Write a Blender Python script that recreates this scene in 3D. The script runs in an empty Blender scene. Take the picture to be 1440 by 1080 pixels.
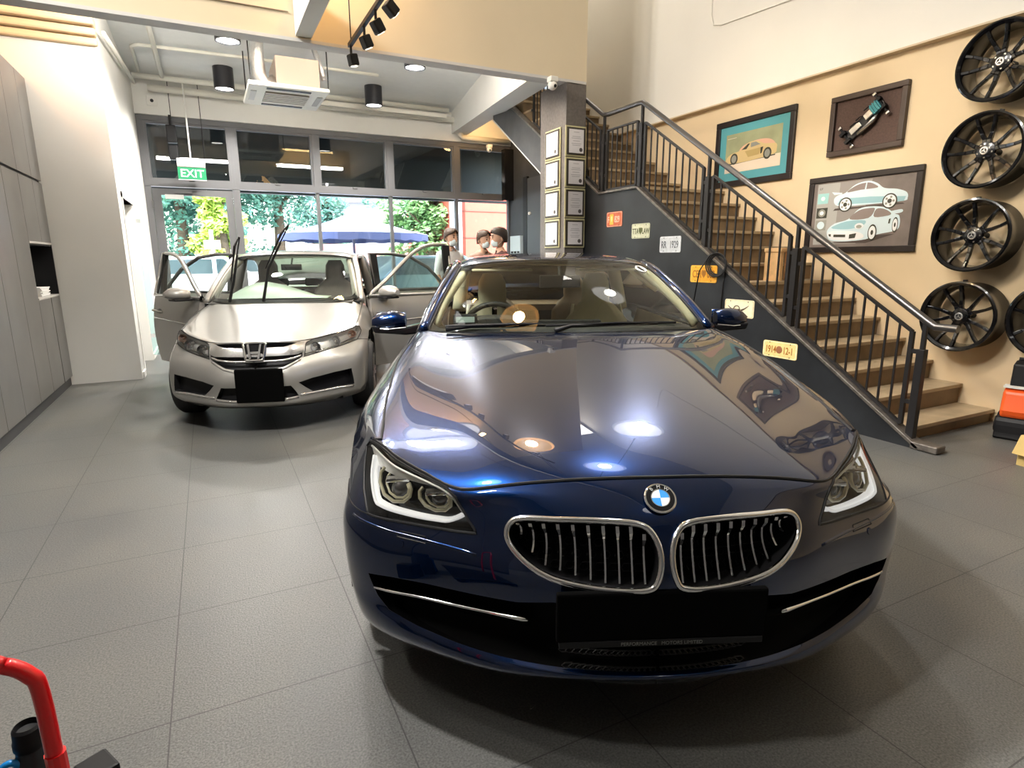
import bpy, bmesh, math, random
import numpy as np
from mathutils import Vector, Matrix, noise
from mathutils.geometry import delaunay_2d_cdt
random.seed(7)
SC = bpy.context.scene
COL = SC.collection
PI = math.pi
# ------------------------------------------------------------------ materials
MATS = {}
def mat(name, col, rough=.5, metal=0., coat=0., coat_rough=.03, var=0., vscale=8., bump=0., bscale=60., emit=None, estr=0., trans=0., ior=1.45, spec=None, alpha=None):
    if name in MATS: return MATS[name]
    m = bpy.data.materials.new(name); m.use_nodes = True
    nt = m.node_tree; b = nt.nodes['Principled BSDF']
    c = tuple(col)+(1,) if len(col) == 3 else tuple(col)
    b.inputs['Base Color'].default_value = c
    b.inputs['Roughness'].default_value = rough
    b.inputs['Metallic'].default_value = metal
    b.inputs['Coat Weight'].default_value = coat
    b.inputs['Coat Roughness'].default_value = coat_rough
    b.inputs['IOR'].default_value = ior
    b.inputs['Transmission Weight'].default_value = trans
    if spec is not None: b.inputs['Specular IOR Level'].default_value = spec
    if emit:
        b.inputs['Emission Color'].default_value = tuple(emit)+(1,)
        b.inputs['Emission Strength'].default_value = estr
    if var or bump:
        tc = nt.nodes.new('ShaderNodeTexCoord')
    if var:
        n = nt.nodes.new('ShaderNodeTexNoise'); n.inputs['Scale'].default_value = vscale; n.inputs['Detail'].default_value = 6
        nt.links.new(tc.outputs['Object'], n.inputs['Vector'])
        r = nt.nodes.new('ShaderNodeValToRGB')
        r.color_ramp.elements[0].position = .3; r.color_ramp.elements[1].position = .7
        r.color_ramp.elements[0].color = tuple(max(0, x*(1-var)) for x in c[:3])+(1,)
        r.color_ramp.elements[1].color = tuple(min(1, x*(1+var)) for x in c[:3])+(1,)
        nt.links.new(n.outputs['Fac'], r.inputs['Fac']); nt.links.new(r.outputs['Color'], b.inputs['Base Color'])
    if bump:
        n2 = nt.nodes.new('ShaderNodeTexNoise'); n2.inputs['Scale'].default_value = bscale; n2.inputs['Detail'].default_value = 4
        nt.links.new(tc.outputs['Object'], n2.inputs['Vector'])
        bp = nt.nodes.new('ShaderNodeBump'); bp.inputs['Strength'].default_value = bump; bp.inputs['Distance'].default_value = .01
        nt.links.new(n2.outputs['Fac'], bp.inputs['Height']); nt.links.new(bp.outputs['Normal'], b.inputs['Normal'])
    MATS[name] = m
    return m
def glass_mat(name, tint=(1, 1, 1), refl=1., ior=1.45, rough=0.):
    """a thin pane: clear straight through, mirror by Fresnel"""
    m = bpy.data.materials.new(name); m.use_nodes = True
    nt = m.node_tree; nt.nodes.clear()
    o = nt.nodes.new('ShaderNodeOutputMaterial'); mx = nt.nodes.new('ShaderNodeMixShader')
    t = nt.nodes.new('ShaderNodeBsdfTransparent'); g = nt.nodes.new('ShaderNodeBsdfGlossy'); f = nt.nodes.new('ShaderNodeFresnel')
    t.inputs['Color'].default_value = tuple(tint)+(1,); g.inputs['Roughness'].default_value = rough
    f.inputs['IOR'].default_value = ior
    mu = nt.nodes.new('ShaderNodeMath'); mu.operation = 'MULTIPLY'; mu.inputs[1].default_value = refl
    nt.links.new(f.outputs[0], mu.inputs[0]); nt.links.new(mu.outputs[0], mx.inputs['Fac'])
    nt.links.new(t.outputs[0], mx.inputs[1]); nt.links.new(g.outputs[0], mx.inputs[2]); nt.links.new(mx.outputs[0], o.inputs['Surface'])
    MATS[name] = m
    return m
def emit_mat(name, col, s):
    return mat(name, (.9, .9, .9), .4, emit=col, estr=s)
# ------------------------------------------------------------------ mesh builder
def V(*a): return Vector(a)
class MB:
    def __init__(s): s.v = []; s.f = []
    def add(s, vs, fs):
        o = len(s.v); s.v += [tuple(p) for p in vs]; s.f += [tuple(i+o for i in f) for f in fs]; return s
    def box(s, x0, x1, y0, y1, z0, z1):
        v = [(x, y, z) for z in (z0, z1) for y in (y0, y1) for x in (x0, x1)]
        return s.add(v, [(0, 2, 3, 1), (4, 5, 7, 6), (0, 1, 5, 4), (2, 6, 7, 3), (0, 4, 6, 2), (1, 3, 7, 5)])
    def cbox(s, c, d): return s.box(c[0]-d[0]/2, c[0]+d[0]/2, c[1]-d[1]/2, c[1]+d[1]/2, c[2]-d[2]/2, c[2]+d[2]/2)
    def bar(s, p, q, w, h=None, up=(0, 0, 1)):
        h = h or w; p = Vector(p); q = Vector(q); d = (q-p).normalized(); up = Vector(up)
        if abs(d.dot(up)) > .98: up = Vector((0, 1, 0))
        a = d.cross(up).normalized()*w/2; b = a.normalized().cross(d).normalized()*h/2
        v = [p-a-b, p+a-b, p+a+b, p-a+b, q-a-b, q+a-b, q+a+b, q-a+b]
        return s.add(v, [(0, 1, 2, 3), (7, 6, 5, 4), (0, 4, 5, 1), (1, 5, 6, 2), (2, 6, 7, 3), (3, 7, 4, 0)])
    def tube(s, pts, r, n=8, closed=False, cap=True):
        pts = [Vector(p) for p in pts]; N = len(pts); rs = r if isinstance(r, (list, tuple)) else [r]*N
        up = None; rings = []
        for i in range(N):
            if closed: d = pts[(i+1) % N]-pts[i-1]
            else: d = pts[min(i+1, N-1)]-pts[max(i-1, 0)]
            if d.length < 1e-9: d = Vector((0, 0, 1))
            d.normalize()
            if up is None:
                up = Vector((0, 0, 1)) if abs(d.z) < .9 else Vector((1, 0, 0))
            a = d.cross(up)
            if a.length < 1e-6: a = d.orthogonal()
            a.normalize(); b = a.cross(d).normalized(); up = b
            rings.append([pts[i]+(a*math.cos(2*PI*k/n)+b*math.sin(2*PI*k/n))*rs[i] for k in range(n)])
        v = [p for R in rings for p in R]; f = []
        for i in range(N if closed else N-1):
            j = (i+1) % N
            for k in range(n): f.append((i*n+k, i*n+(k+1) % n, j*n+(k+1) % n, j*n+k))
        if cap and not closed: f += [tuple(range(n))[::-1], tuple(range((N-1)*n, N*n))]
        return s.add(v, f)
    def lathe(s, prof, n=24, c=(0, 0, 0), axis='z', a0=0, a1=2*PI, cap=False):
        full = abs(a1-a0-2*PI) < 1e-6; m = n if full else n+1; v = []
        for r, z in prof:
            for k in range(m):
                a = a0+(a1-a0)*k/n; x, y = r*math.cos(a), r*math.sin(a)
                p = (x, y, z) if axis == 'z' else ((z, x, y) if axis == 'x' else (x, z, y))
                v.append((p[0]+c[0], p[1]+c[1], p[2]+c[2]))
        f = []
        for i in range(len(prof)-1):
            for k in range(n):
                k2 = (k+1) % m; f.append((i*m+k, i*m+k2, (i+1)*m+k2, (i+1)*m+k))
        if full and cap:
            if prof[0][0] > 1e-6: f.append(tuple(range(m))[::-1])
            if prof[-1][0] > 1e-6: f.append(tuple(range((len(prof)-1)*m, len(prof)*m)))
        return s.add(v, f)
    def prism(s, poly, z0, z1, fn=None):
        n = len(poly); v = [(p[0], p[1], z0) for p in poly]+[(p[0], p[1], z1) for p in poly]
        if fn: v = [fn(*p) for p in v]
        return s.add(v, [tuple(range(n))[::-1], tuple(range(n, 2*n))]+[(i, (i+1) % n, n+(i+1) % n, n+i) for i in range(n)])
    def grid(s, P, flip=False):
        nu, nv = len(P), len(P[0]); v = [p for r in P for p in r]; f = []
        for i in range(nu-1):
            for j in range(nv-1):
                q = (i*nv+j, i*nv+j+1, (i+1)*nv+j+1, (i+1)*nv+j); f.append(q[::-1] if flip else q)
        return s.add(v, f)
    def ball(s, c, r, n=12, m=8, sc=(1, 1, 1)):
        prof = [(max(1e-4, math.sin(PI*i/m))*r, -math.cos(PI*i/m)*r) for i in range(m+1)]
        o = len(s.v); s.lathe(prof, n)
        s.v[o:] = [(p[0]*sc[0]+c[0], p[1]*sc[1]+c[1], p[2]*sc[2]+c[2]) for p in s.v[o:]]
        return s
    def xf(s, M, start=0):
        s.v[start:] = [tuple(M @ Vector(p)) for p in s.v[start:]]; return s
    def build(s, name, m, parent=None, smooth=None, bevel=0., bseg=2, sub=0, fix=True, solid=0.):
        me = bpy.data.meshes.new(name); me.from_pydata(s.v, [], s.f); me.update()
        if fix:
            bm = bmesh.new(); bm.from_mesh(me)
            bmesh.ops.recalc_face_normals(bm, faces=bm.faces); bm.to_mesh(me); bm.free()
        o = bpy.data.objects.new(name, me); COL.objects.link(o)
        for mm in (m if isinstance(m, (list, tuple)) else [m]): me.materials.append(mm)
        if solid:
            q = o.modifiers.new('solid', 'SOLIDIFY'); q.thickness = solid; q.offset = 0
        if bevel:
            q = o.modifiers.new('bevel', 'BEVEL'); q.width = bevel; q.segments = bseg; q.limit_method = 'ANGLE'; q.angle_limit = .6
        if sub:
            q = o.modifiers.new('sub', 'SUBSURF'); q.levels = q.render_levels = sub
        if smooth:
            me.polygons.foreach_set('use_smooth', [True]*len(me.polygons))
            if smooth is not True:
                try: me.set_sharp_from_angle(angle=smooth)
                except Exception: pass
        if parent: o.parent = parent
        return o
def tag(o, label, cat, group=None, kind=None):
    if label: o['label'] = label
    if cat: o['category'] = cat
    if group: o['group'] = group
    if kind: o['kind'] = kind
    return o
def thing(name, label, cat, loc=(0, 0, 0), rz=0., group=None, kind=None):
    o = bpy.data.objects.new(name, None); o.empty_display_size = .1; COL.objects.link(o)
    o.location = loc; o.rotation_euler = (0, 0, rz)
    return tag(o, label, cat, group, kind)
def struct(o): o['kind'] = 'structure'; return o
def plabel(o, label): o['label'] = label; return o
def dup(root, loc=None, rot=None, label=None, group=None):
    def cp(o, par):
        c = o.copy(); COL.objects.link(c)
        if par: c.parent = par
        for ch in o.children: cp(ch, c)
        return c
    r = cp(root, None)
    if loc is not None: r.location = loc
    if rot is not None: r.rotation_euler = rot
    if label: r['label'] = label
    if group: r['group'] = group
    return r
def text(name, body, size, m, parent, loc, rot, align='CENTER', ext=.001, bold=0.):
    cu = bpy.data.curves.new(name, 'FONT'); cu.body = body; cu.size = size; cu.align_x = align; cu.align_y = 'CENTER'; cu.extrude = ext; cu.offset = bold
    o = bpy.data.objects.new(name, cu); COL.objects.link(o); cu.materials.append(m)
    # turn the letters into a mesh so that they count as a plain part
    dg = bpy.context.evaluated_depsgraph_get(); me = bpy.data.meshes.new_from_object(o.evaluated_get(dg))
    bpy.data.objects.remove(o); bpy.data.curves.remove(cu)
    o = bpy.data.objects.new(name, me); COL.objects.link(o)
    if not me.materials: me.materials.append(m)
    o.parent = parent; o.location = loc; o.rotation_euler = rot
    return o
def curve_pts(pts, n=8, closed=False):
    """Catmull-Rom through points of any dimension"""
    P = [np.array(p, float) for p in pts]; N = len(P); out = []
    for i in range(N if closed else N-1):
        p1, p2 = P[i], P[(i+1) % N]
        p0 = P[i-1] if (i > 0 or closed) else 2*p1-p2
        p3 = P[(i+2) % N] if (i+2 < N or closed) else 2*p2-p1
        for k in range(n):
            t = k/n; out.append(.5*((2*p1)+(-p0+p2)*t+(2*p0-5*p1+4*p2-p3)*t*t+(-p0+3*p1-3*p2+p3)*t**3))
    if not closed: out.append(P[-1])
    return [tuple(float(x) for x in p) for p in out]
# ------------------------------------------------------------------ smooth body patches
def _bs(t):
    return np.stack([(1-t)**3/6, (3*t**3-6*t**2+4)/6, (-3*t**3+3*t**2+3*t+1)/6, t**3/6], -1)
class Patch:
    """tensor product cubic B-spline fitted through a grid of points G[t][s] (rows t, columns s)"""
    def __init__(s, G, sym=True, fit=.85, iters=3):
        s.D = np.array(G, float); s.nt, s.ns = s.D.shape[:2]; s.sym = sym
        s.C = s.D.copy(); s.pad()
        T, S = np.meshgrid(np.arange(s.nt, dtype=float), np.arange(s.ns, dtype=float), indexing='ij')
        for _ in range(iters):
            s.C += fit*(s.D-s.ev(S, T)); s.pad()
    def pad(s):
        C = s.C
        first = 2*C[:1]-C[1:2]; last = 2*C[-1:]-C[-2:-1]
        C = np.concatenate([first, C, last], 0)
        l = C[:, 1:2].copy()
        if s.sym: l[..., 0] *= -1
        else: l = 2*C[:, :1]-C[:, 1:2]
        C = np.concatenate([l, C, 2*C[:, -1:]-C[:, -2:-1]], 1)
        s.P = C
    def ev(s, S, T):
        S = np.clip(np.asarray(S, float), 0, s.ns-1); T = np.clip(np.asarray(T, float), 0, s.nt-1)
        i = np.minimum(S.astype(int), s.ns-2); j = np.minimum(T.astype(int), s.nt-2)
        bs, bt = _bs(S-i), _bs(T-j); out = 0
        for a in range(4):
            for b in range(4):
                out = out+(bt[..., a]*bs[..., b])[..., None]*s.P[j+a, i+b]
        return out
    def nrm(s, S, T):
        e = 1e-3; S = np.asarray(S, float); T = np.asarray(T, float)
        du = s.ev(S+e, T)-s.ev(S-e, T); dv = s.ev(S, T+e)-s.ev(S, T-e)
        n = np.cross(du, dv); return n/np.maximum(np.linalg.norm(n, axis=-1, keepdims=True), 1e-12)
    def pt(s, st, off=0.):
        p = s.ev(st[0], st[1])
        if off: p = p+s.nrm(st[0], st[1])*off*s.out
        return p
    out = 1.
def pip(poly, P):
    """points inside polygon, vectorised"""
    x, y = P[:, 0], P[:, 1]; ins = np.zeros(len(P), bool); n = len(poly)
    for i in range(n):
        x0, y0 = poly[i]; x1, y1 = poly[(i+1) % n]
        if y0 == y1: continue
        c = ((y0 > y) != (y1 > y)) & (x < (x1-x0)*(y-y0)/(y1-y0)+x0); ins ^= c
    return ins
def patch_mesh(name, patch, outer, holes, m, parent, step=.1, mirror=True, off=0., steps=None, mats=None):
    """mesh of the patch inside polygon outer (s,t) minus holes, exact edges by Delaunay; mirrored across the car"""
    loops = [outer]+list(holes); vs = []; es = []
    for L in loops:
        o = len(vs); L2 = []
        for i in range(len(L)):
            a = np.array(L[i], float); b = np.array(L[(i+1) % len(L)], float); k = max(1, int(math.ceil(np.abs(b-a).max()/step)))
            L2 += [tuple(a+(b-a)*q/k) for q in range(k)]
        vs += L2; n = len(L2); es += [(o+i, o+(i+1) % n) for i in range(n)]
    A = np.array(outer); lo, hi = A.min(0), A.max(0)
    gx = np.arange(lo[0]+step*.5, hi[0], step); gy = np.arange(lo[1]+step*.5, hi[1], step)
    g = np.stack(np.meshgrid(gx, gy), -1).reshape(-1, 2)
    g = g[pip(outer, g)]
    for h in holes:
        if len(g): g = g[~pip(h, g)]
    B_ = np.array(vs)
    if len(g):
        keep = np.ones(len(g), bool)
        for k in range(0, len(g), 500):
            d = np.abs(g[k:k+500, None]-B_[None]).max(-1).min(1); keep[k:k+500] = d > step*.35
        g = g[keep]
    pts = [Vector(p) for p in vs]+[Vector(p) for p in g]
    R = delaunay_2d_cdt(pts, es, [], 0, 1e-7)
    P2 = np.array([tuple(p) for p in R[0]]); F = R[2]
    cen = np.array([P2[list(f)].mean(0) for f in F])
    ok = pip(outer, cen)
    for h in holes: ok &= ~pip(h, cen)
    F = [tuple(f) for f, q in zip(F, ok) if q]
    X = patch.ev(P2[:, 0], P2[:, 1]); N = patch.nrm(P2[:, 0], P2[:, 1])*patch.out
    if off: X = X+N*off
    return mesh_n(name, X, F, N, m, parent, mirror)
def mesh_n(name, X, F, N, m, parent, mirror=False):
    F = [tuple(f) for f in F]
    # orient faces along the normals
    G = []
    for f in F:
        a, b, c = X[f[0]], X[f[1]], X[f[2]]
        G.append(f if np.dot(np.cross(b-a, c-a), N[f[0]]) >= 0 else f[::-1])
    F = G
    if mirror:
        n = len(X); X = np.concatenate([X, X*np.array([-1, 1, 1])]); N = np.concatenate([N, N*np.array([-1, 1, 1])])
        F = F+[tuple(i+n for i in f[::-1]) for f in F]
        # weld the centre line
        mp = np.arange(2*n)
        for i in range(n):
            if abs(X[i, 0]) < 1e-5: mp[i+n] = i; N[i, 0] = 0
        F = [tuple(int(mp[i]) for i in f) for f in F]
        used = sorted(set(i for f in F for i in f)); ix = {u: k for k, u in enumerate(used)}
        X = X[used]; N = N[used]; F = [tuple(ix[i] for i in f) for f in F]
        F = [f for f in F if len(set(f)) == len(f)]
    used = sorted(set(i for f in F for i in f)); ix = {u: k for k, u in enumerate(used)}
    X = X[used]; N = N[used]; F = [tuple(ix[i] for i in f) for f in F]
    N = N/np.maximum(np.linalg.norm(N, axis=1, keepdims=True), 1e-12)
    me = bpy.data.meshes.new(name); me.from_pydata([tuple(p) for p in X], [], F); me.update()
    me.polygons.foreach_set('use_smooth', [True]*len(me.polygons))
    me.normals_split_custom_set_from_vertices([tuple(map(float, n)) for n in N])
    me.materials.append(m)
    o = bpy.data.objects.new(name, me); COL.objects.link(o)
    if parent: o.parent = parent
    return o
def edge_tube(mb, patch, loop, r, off=0., closed=True, n=6, step=.15, side=1):
    L = []
    for i in range(len(loop) if closed else len(loop)-1):
        a = np.array(loop[i], float); b = np.array(loop[(i+1) % len(loop)], float); k = max(1, int(math.ceil(np.abs(b-a).max()/step)))
        L += [a+(b-a)*q/k for q in range(k)]
    if not closed: L.append(np.array(loop[-1], float))
    P = [patch.pt(p, off)*np.array([side, 1, 1]) for p in L]
    return mb.tube(P, r, n, closed)

# ------------------------------------------------------------------ the room (metres; x along the shop front, y towards it)
def floor_mat():
    m = mat('floor_tile', (.1, .1, .1), .38); nt = m.node_tree; b = nt.nodes['Principled BSDF']; L = nt.links
    tc = nt.nodes.new('ShaderNodeTexCoord'); sp = nt.nodes.new('ShaderNodeSeparateXYZ'); L.new(tc.outputs['Object'], sp.inputs[0])
    ds = []
    for ax, o in ((0, -.226), (1, 1.786)):
        a = nt.nodes.new('ShaderNodeMath'); a.operation = 'ADD'; a.inputs[1].default_value = -o+60; L.new(sp.outputs[ax], a.inputs[0])
        p = nt.nodes.new('ShaderNodeMath'); p.operation = 'PINGPONG'; p.inputs[1].default_value = .3; L.new(a.outputs[0], p.inputs[0]); ds.append(p)
    mn = nt.nodes.new('ShaderNodeMath'); mn.operation = 'MINIMUM'; L.new(ds[0].outputs[0], mn.inputs[0]); L.new(ds[1].outputs[0], mn.inputs[1])
    lt = nt.nodes.new('ShaderNodeMath'); lt.operation = 'LESS_THAN'; lt.inputs[1].default_value = .0021; L.new(mn.outputs[0], lt.inputs[0])
    n1 = nt.nodes.new('ShaderNodeTexNoise'); n1.inputs['Scale'].default_value = 160; n1.inputs['Detail'].default_value = 3; L.new(tc.outputs['Object'], n1.inputs['Vector'])
    n2 = nt.nodes.new('ShaderNodeTexNoise'); n2.inputs['Scale'].default_value = 1.3; n2.inputs['Detail'].default_value = 5; L.new(tc.outputs['Object'], n2.inputs['Vector'])
    r1 = nt.nodes.new('ShaderNodeValToRGB'); r1.color_ramp.elements[0].position = .3; r1.color_ramp.elements[1].position = .72
    r1.color_ramp.elements[0].color = (.074, .075, .072, 1); r1.color_ramp.elements[1].color = (.178, .178, .169, 1); L.new(n1.outputs['Fac'], r1.inputs[0])
    r2 = nt.nodes.new('ShaderNodeValToRGB'); r2.color_ramp.elements[0].position = .35; r2.color_ramp.elements[1].position = .7
    r2.color_ramp.elements[0].color = (.82, .83, .85, 1); r2.color_ramp.elements[1].color = (1.08, 1.05, 1.0, 1); L.new(n2.outputs['Fac'], r2.inputs[0])
    mu = nt.nodes.new('ShaderNodeMix'); mu.data_type = 'RGBA'; mu.blend_type = 'MULTIPLY'; mu.inputs[0].default_value = 1
    L.new(r1.outputs[0], mu.inputs[6]); L.new(r2.outputs[0], mu.inputs[7])
    mg = nt.nodes.new('ShaderNodeMix'); mg.data_type = 'RGBA'; L.new(lt.outputs[0], mg.inputs[0]); L.new(mu.outputs[2], mg.inputs[6]); mg.inputs[7].default_value = (.045, .045, .044, 1)
    L.new(mg.outputs[2], b.inputs['Base Color'])
    rr = nt.nodes.new('ShaderNodeMapRange'); rr.inputs[3].default_value = .3; rr.inputs[4].default_value = .5; L.new(n2.outputs['Fac'], rr.inputs[0]); L.new(rr.outputs[0], b.inputs['Roughness'])
    bp = nt.nodes.new('ShaderNodeBump'); bp.inputs['Strength'].default_value = .25; bp.inputs['Distance'].default_value = .004; L.new(n1.outputs['Fac'], bp.inputs['Height']); L.new(bp.outputs[0], b.inputs['Normal'])
    return m
CREAM = mat('cream_paint', (.74, .58, .37), .75, var=.03, vscale=2)
WHITE = mat('white_paint', (.80, .79, .75), .75, var=.025, vscale=2)
OFFW = mat('upper_wall_paint', (.82, .78, .70), .8, var=.02, vscale=1.5)
CEILW = mat('ceiling_paint', (.78, .79, .78), .85, var=.02)
BEIGE = mat('beige_board', (.72, .62, .45), .7, var=.03, vscale=1.2)
PIPEW = mat('painted_pipe', (.76, .74, .66), .6)
ALU = mat('grey_aluminium', (.11, .11, .115), .5, metal=.1)
DARKW = mat('charcoal_wall', (.035, .038, .042), .55, var=.3, vscale=3)
STEEL = mat('black_steel', (.018, .017, .018), .42, metal=.3)
GLASS = glass_mat('clear_pane', (.96, .99, .98))
BLACK = mat('black_plastic', (.008, .008, .009), .5, spec=.3)
BLACKG = mat('gloss_black', (.008, .008, .009), .12)
CHROME = mat('chrome', (.86, .86, .87), .08, metal=1.)
TAUPE = mat('pillar_stone_laminate', (.13, .115, .105), .5, var=.18, vscale=30)
FY, RX, LX, CZ = 11.64, 5.64, -.78, 4.1        # shop front, right wall, left wall, ceiling of the rear bay
struct(MB().box(-7, 9, -7, FY+.1, -.12, 0).build('floor', floor_mat()))
# right wall, lower cream part and the thicker upper part whose underside makes the ledge
struct(MB().box(RX, RX+.25, -7, 9.05, 0, 3.10).build('wall_right', CREAM))
struct(MB().box(RX-.07, RX+.25, -7, 9.05, 3.10, 7.4).build('wall_right_upper', OFFW))
cd_ = MB().tube(([(RX-.08, 5.8, 4.7), (RX-.08, 5.78, 4.10), (RX-.08, 5.74, 3.99), (RX-.08, 5.62, 3.95), (RX-.08, 4.7, 3.89), (RX-.08, 2.0, 3.72)]), .008, 6).build('wall_conduit', OFFW); tag(cd_, 'thin white cable strip bending along the upper white wall', 'conduit')
struct(MB().box(RX-.085, RX+.02, -7, 9.05, 3.085, 3.10).build('trim_1', mat('ledge_trim', (.62, .50, .34), .7)))
struct(MB().box(RX+.18, RX+.4, 9.05, FY+.1, 0, CZ).build('wall_under_stair', DARKW))
struct(MB().box(4.2, RX+.4, 9.03, 9.12, 4.1, 7.4).box(4.2, 4.3, 6.66, 9.03, 4.1, 7.4).build('wall_stairwell', OFFW))
# shop front wall above the glazing, left return, ceiling of the rear bay
struct(MB().box(LX-.3, RX+.4, FY-.12, FY+.12, 3.58, CZ).build('wall_front', WHITE))
struct(MB().box(LX-.9, LX-.06, FY-.1, FY+.14, 0, 3.6).build('wall_front_left', WHITE))
struct(MB().box(-2.2, 4.28, 6.665, FY+.12, CZ, CZ+.2).box(4.28, RX+.4, 9.3, FY+.12, CZ, CZ+.2).build('ceiling', CEILW))
# left: the white block with the room behind it (doorway in its side) and cabinets in front
wl = MB()
wl.box(-6.5, LX, 7.80, 8.12, 0, 4.1).box(LX-.2, LX, 9.28, FY, 0, 4.1).box(LX-.2, LX, 8.12, 9.28, 2.02, 4.1).box(-2.0, -1.9, 8.12, FY, 0, 4.1)
struct(wl.build('wall_left', WHITE))
d = thing('door_2', None, None, kind='structure')
MB().box(LX-.21, LX+.012, 8.10, 8.16, 0, 2.08).box(LX-.21, LX+.012, 9.24, 9.30, 0, 2.08).box(LX-.21, LX+.012, 8.10, 9.30, 2.02, 2.08).build('frame', WHITE, d)
MB().box(LX-.14, LX-.10, 8.16, 9.24, .01, 2.02).build('leaf', mat('white_door', (.72, .72, .70), .5), d)
MB().box(LX-.10, LX-.06, 8.22, 8.26, .95, 1.2).build('handle', CHROME, d)
struct(MB().box(LX, LX+.02, 7.86, 8.09, 0, .07).box(LX, LX+.02, 9.31, FY-.1, 0, .07).build('baseboard_left', WHITE))
gp = MB().box(LX+.012, LX+.09, 9.325, 9.34, .06, 2.03).build('glass_side_panel', glass_mat('green_glass', (.80, .93, .93)))
tag(gp, 'narrow upright green-tinted glass panel fixed beside the white doorway', 'glass panel')
for z in (.3, 1.8): MB().box(LX, LX+.06, 9.318, 9.347, z, z+.05).build('clamp', CHROME, gp)
# stacked warm-lit mouldings on top of the white block
cor = MB()
for k, (y, z0, z1) in enumerate(((7.74, 3.45, 3.53), (7.69, 3.53, 3.61), (7.63, 3.61, 3.72))): cor.box(-6.5, LX+.01, y, 7.82, z0, z1-.008)
struct(cor.build('trim_2', CREAM, bevel=.02))
# mezzanine front: beam with the beige boards above it, running on to the stair pillar
struct(MB().box(-6.5, 4.31, 6.5, 6.66, 3.40, 7.4).build('wall_mezzanine', BEIGE))
bm_ = MB().box(-6.5, 4.30, 6.49, 6.67, 3.375, 3.405)
struct(bm_.build('trim_3', mat('beam_underside', (.62, .61, .60), .7)))
struct(MB().box(-2.4, .92, 6.485, 6.5, 3.62, 3.626).build('trim_5', mat('board_joint', (.35, .28, .2), .7)))
struct(MB().box(.97, 1.12, -7, 6.49, 3.42, 3.80).build('beam_over_showroom', WHITE))
# skewed beam over the stair side of the rear bay
A0, A1 = Vector((3.78, 6.67, 0)), Vector((4.69, FY-.1, 0)); sd = (A1-A0).normalized(); nn = Vector((sd.y, -sd.x, 0))*.16
bmx = MB().add([A0-nn+V(0, 0, 3.40), A0+nn+V(0, 0, 3.40), A1+nn+V(0, 0, 3.72), A1-nn+V(0, 0, 3.72), A0-nn+V(0, 0, 4.12), A0+nn+V(0, 0, 4.12), A1+nn+V(0, 0, 4.12), A1-nn+V(0, 0, 4.12)],
               [(0, 1, 2, 3), (4, 5, 6, 7), (0, 1, 5, 4), (1, 2, 6, 5), (2, 3, 7, 6), (3, 0, 4, 7)])
struct(bmx.build('beam_over_stair', WHITE))
# the pillar beside the stair
struct(MB().box(4.03, 4.31, 6.5, 7.12, 0, 3.40).build('stair_pillar', TAUPE))
# unseen rest of the hall: rear wall behind the camera, far left wall, hall ceiling
struct(MB().box(-7, RX+.25, -7, -6.8, 0, 7.4).build('wall_rear', mat('rear_wall_charcoal', (.10, .10, .105), .7)))
struct(MB().box(-7, -6.8, -7, 7.9, 0, 7.4).build('wall_far_left', mat('far_wall_grey', (.32, .31, .30), .7)))
struct(MB().box(-7, RX+.25, -7, 6.6, 7.4, 7.5).box(4.2, RX+.25, 6.5, 9.1, 7.4, 7.5).build('ceiling_hall', CEILW))
# ------------------------------------------------------------------ glazed shop front
MX = [LX+.045, .577, 1.925, 3.277, 4.63, RX+.18]
for k in range(5):
    x0, x1 = MX[k], MX[k+1]
    w = thing('window_%d' % (k+1), None, None, kind='structure')
    fr = MB(); hw = .05
    fr.box(x0-(.05 if k == 0 else 0), x0+hw, FY-.06, FY+.06, 2.6, 3.5); fr.box(x1-hw, x1-.0005, FY-.06, FY+.06, 2.6, 3.5)
    fr.box(x0-(.05 if k == 0 else 0), x1-.0005, FY-.07, FY+.07, 3.50, 3.579).box(x0-(.05 if k == 0 else 0), x1-.0005, FY-.07, FY+.07, 2.502, 2.60)
    fr.box(x0+hw, x0+hw+.035, FY-.045, FY+.045, 2.6, 3.5).box(x1-hw-.035, x1-hw, FY-.045, FY+.045, 2.6, 3.5)
    fr.box(x0+hw+.035, x1-hw-.035, FY-.045, FY+.045, 2.6, 2.635).box(x0+hw+.035, x1-hw-.035, FY-.045, FY+.045, 3.465, 3.5)
    fr.build('upper_frame', ALU, w)
    MB().box(x0+hw+.03, x1-hw-.03, FY-.006, FY+.006, 2.63, 3.47).build('upper_pane', GLASS, w)
    MB().box((x0+x1)/2-.04, (x0+x1)/2+.04, FY-.09, FY-.045, 2.605, 2.63).build('catch', ALU, w)
    if k:
        lf = MB().box(x0-.028, x0+.028, FY-.05, FY+.05, 0, 2.5).box(x0+.028, x1-.028, FY-.05, FY+.05, 0, .12)
        if k == 4: lf.box(x1-.03, x1, FY-.05, FY+.05, 0, 2.5)
        lf.build('lower_frame', ALU, w)
        MB().box(x0+.02, x1-.02, FY-.006, FY+.006, .1, 2.5).build('lower_pane', GLASS, w)
d = thing('door_1', None, None, kind='structure')
MB().box(MX[0]-.05, MX[0]+.05, FY-.06, FY+.06, 0, 2.5).box(.52, .63, FY-.06, FY+.06, 0, 2.5).build('frame', ALU, d)
MB().box(MX[0]+.055, MX[0]+.18, FY-.04, FY+.03, .02, 2.47).box(.40, .515, FY-.04, FY+.03, .02, 2.47).box(MX[0]+.18, .40, FY-.04, FY+.03, 2.37, 2.47).box(MX[0]+.18, .40, FY-.04, FY+.03, .02, .3).build('leaf', ALU, d)
MB().box(MX[0]+.17, .41, FY-.01, FY+.0, .29, 2.38).build('pane', GLASS, d)
MB().box(-.36, -.1, FY-.10, FY-.04, 2.40, 2.46).bar((-.12, FY-.08, 2.45), (.12, FY-.14, 2.455), .02).build('closer', ALU, d)
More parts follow.
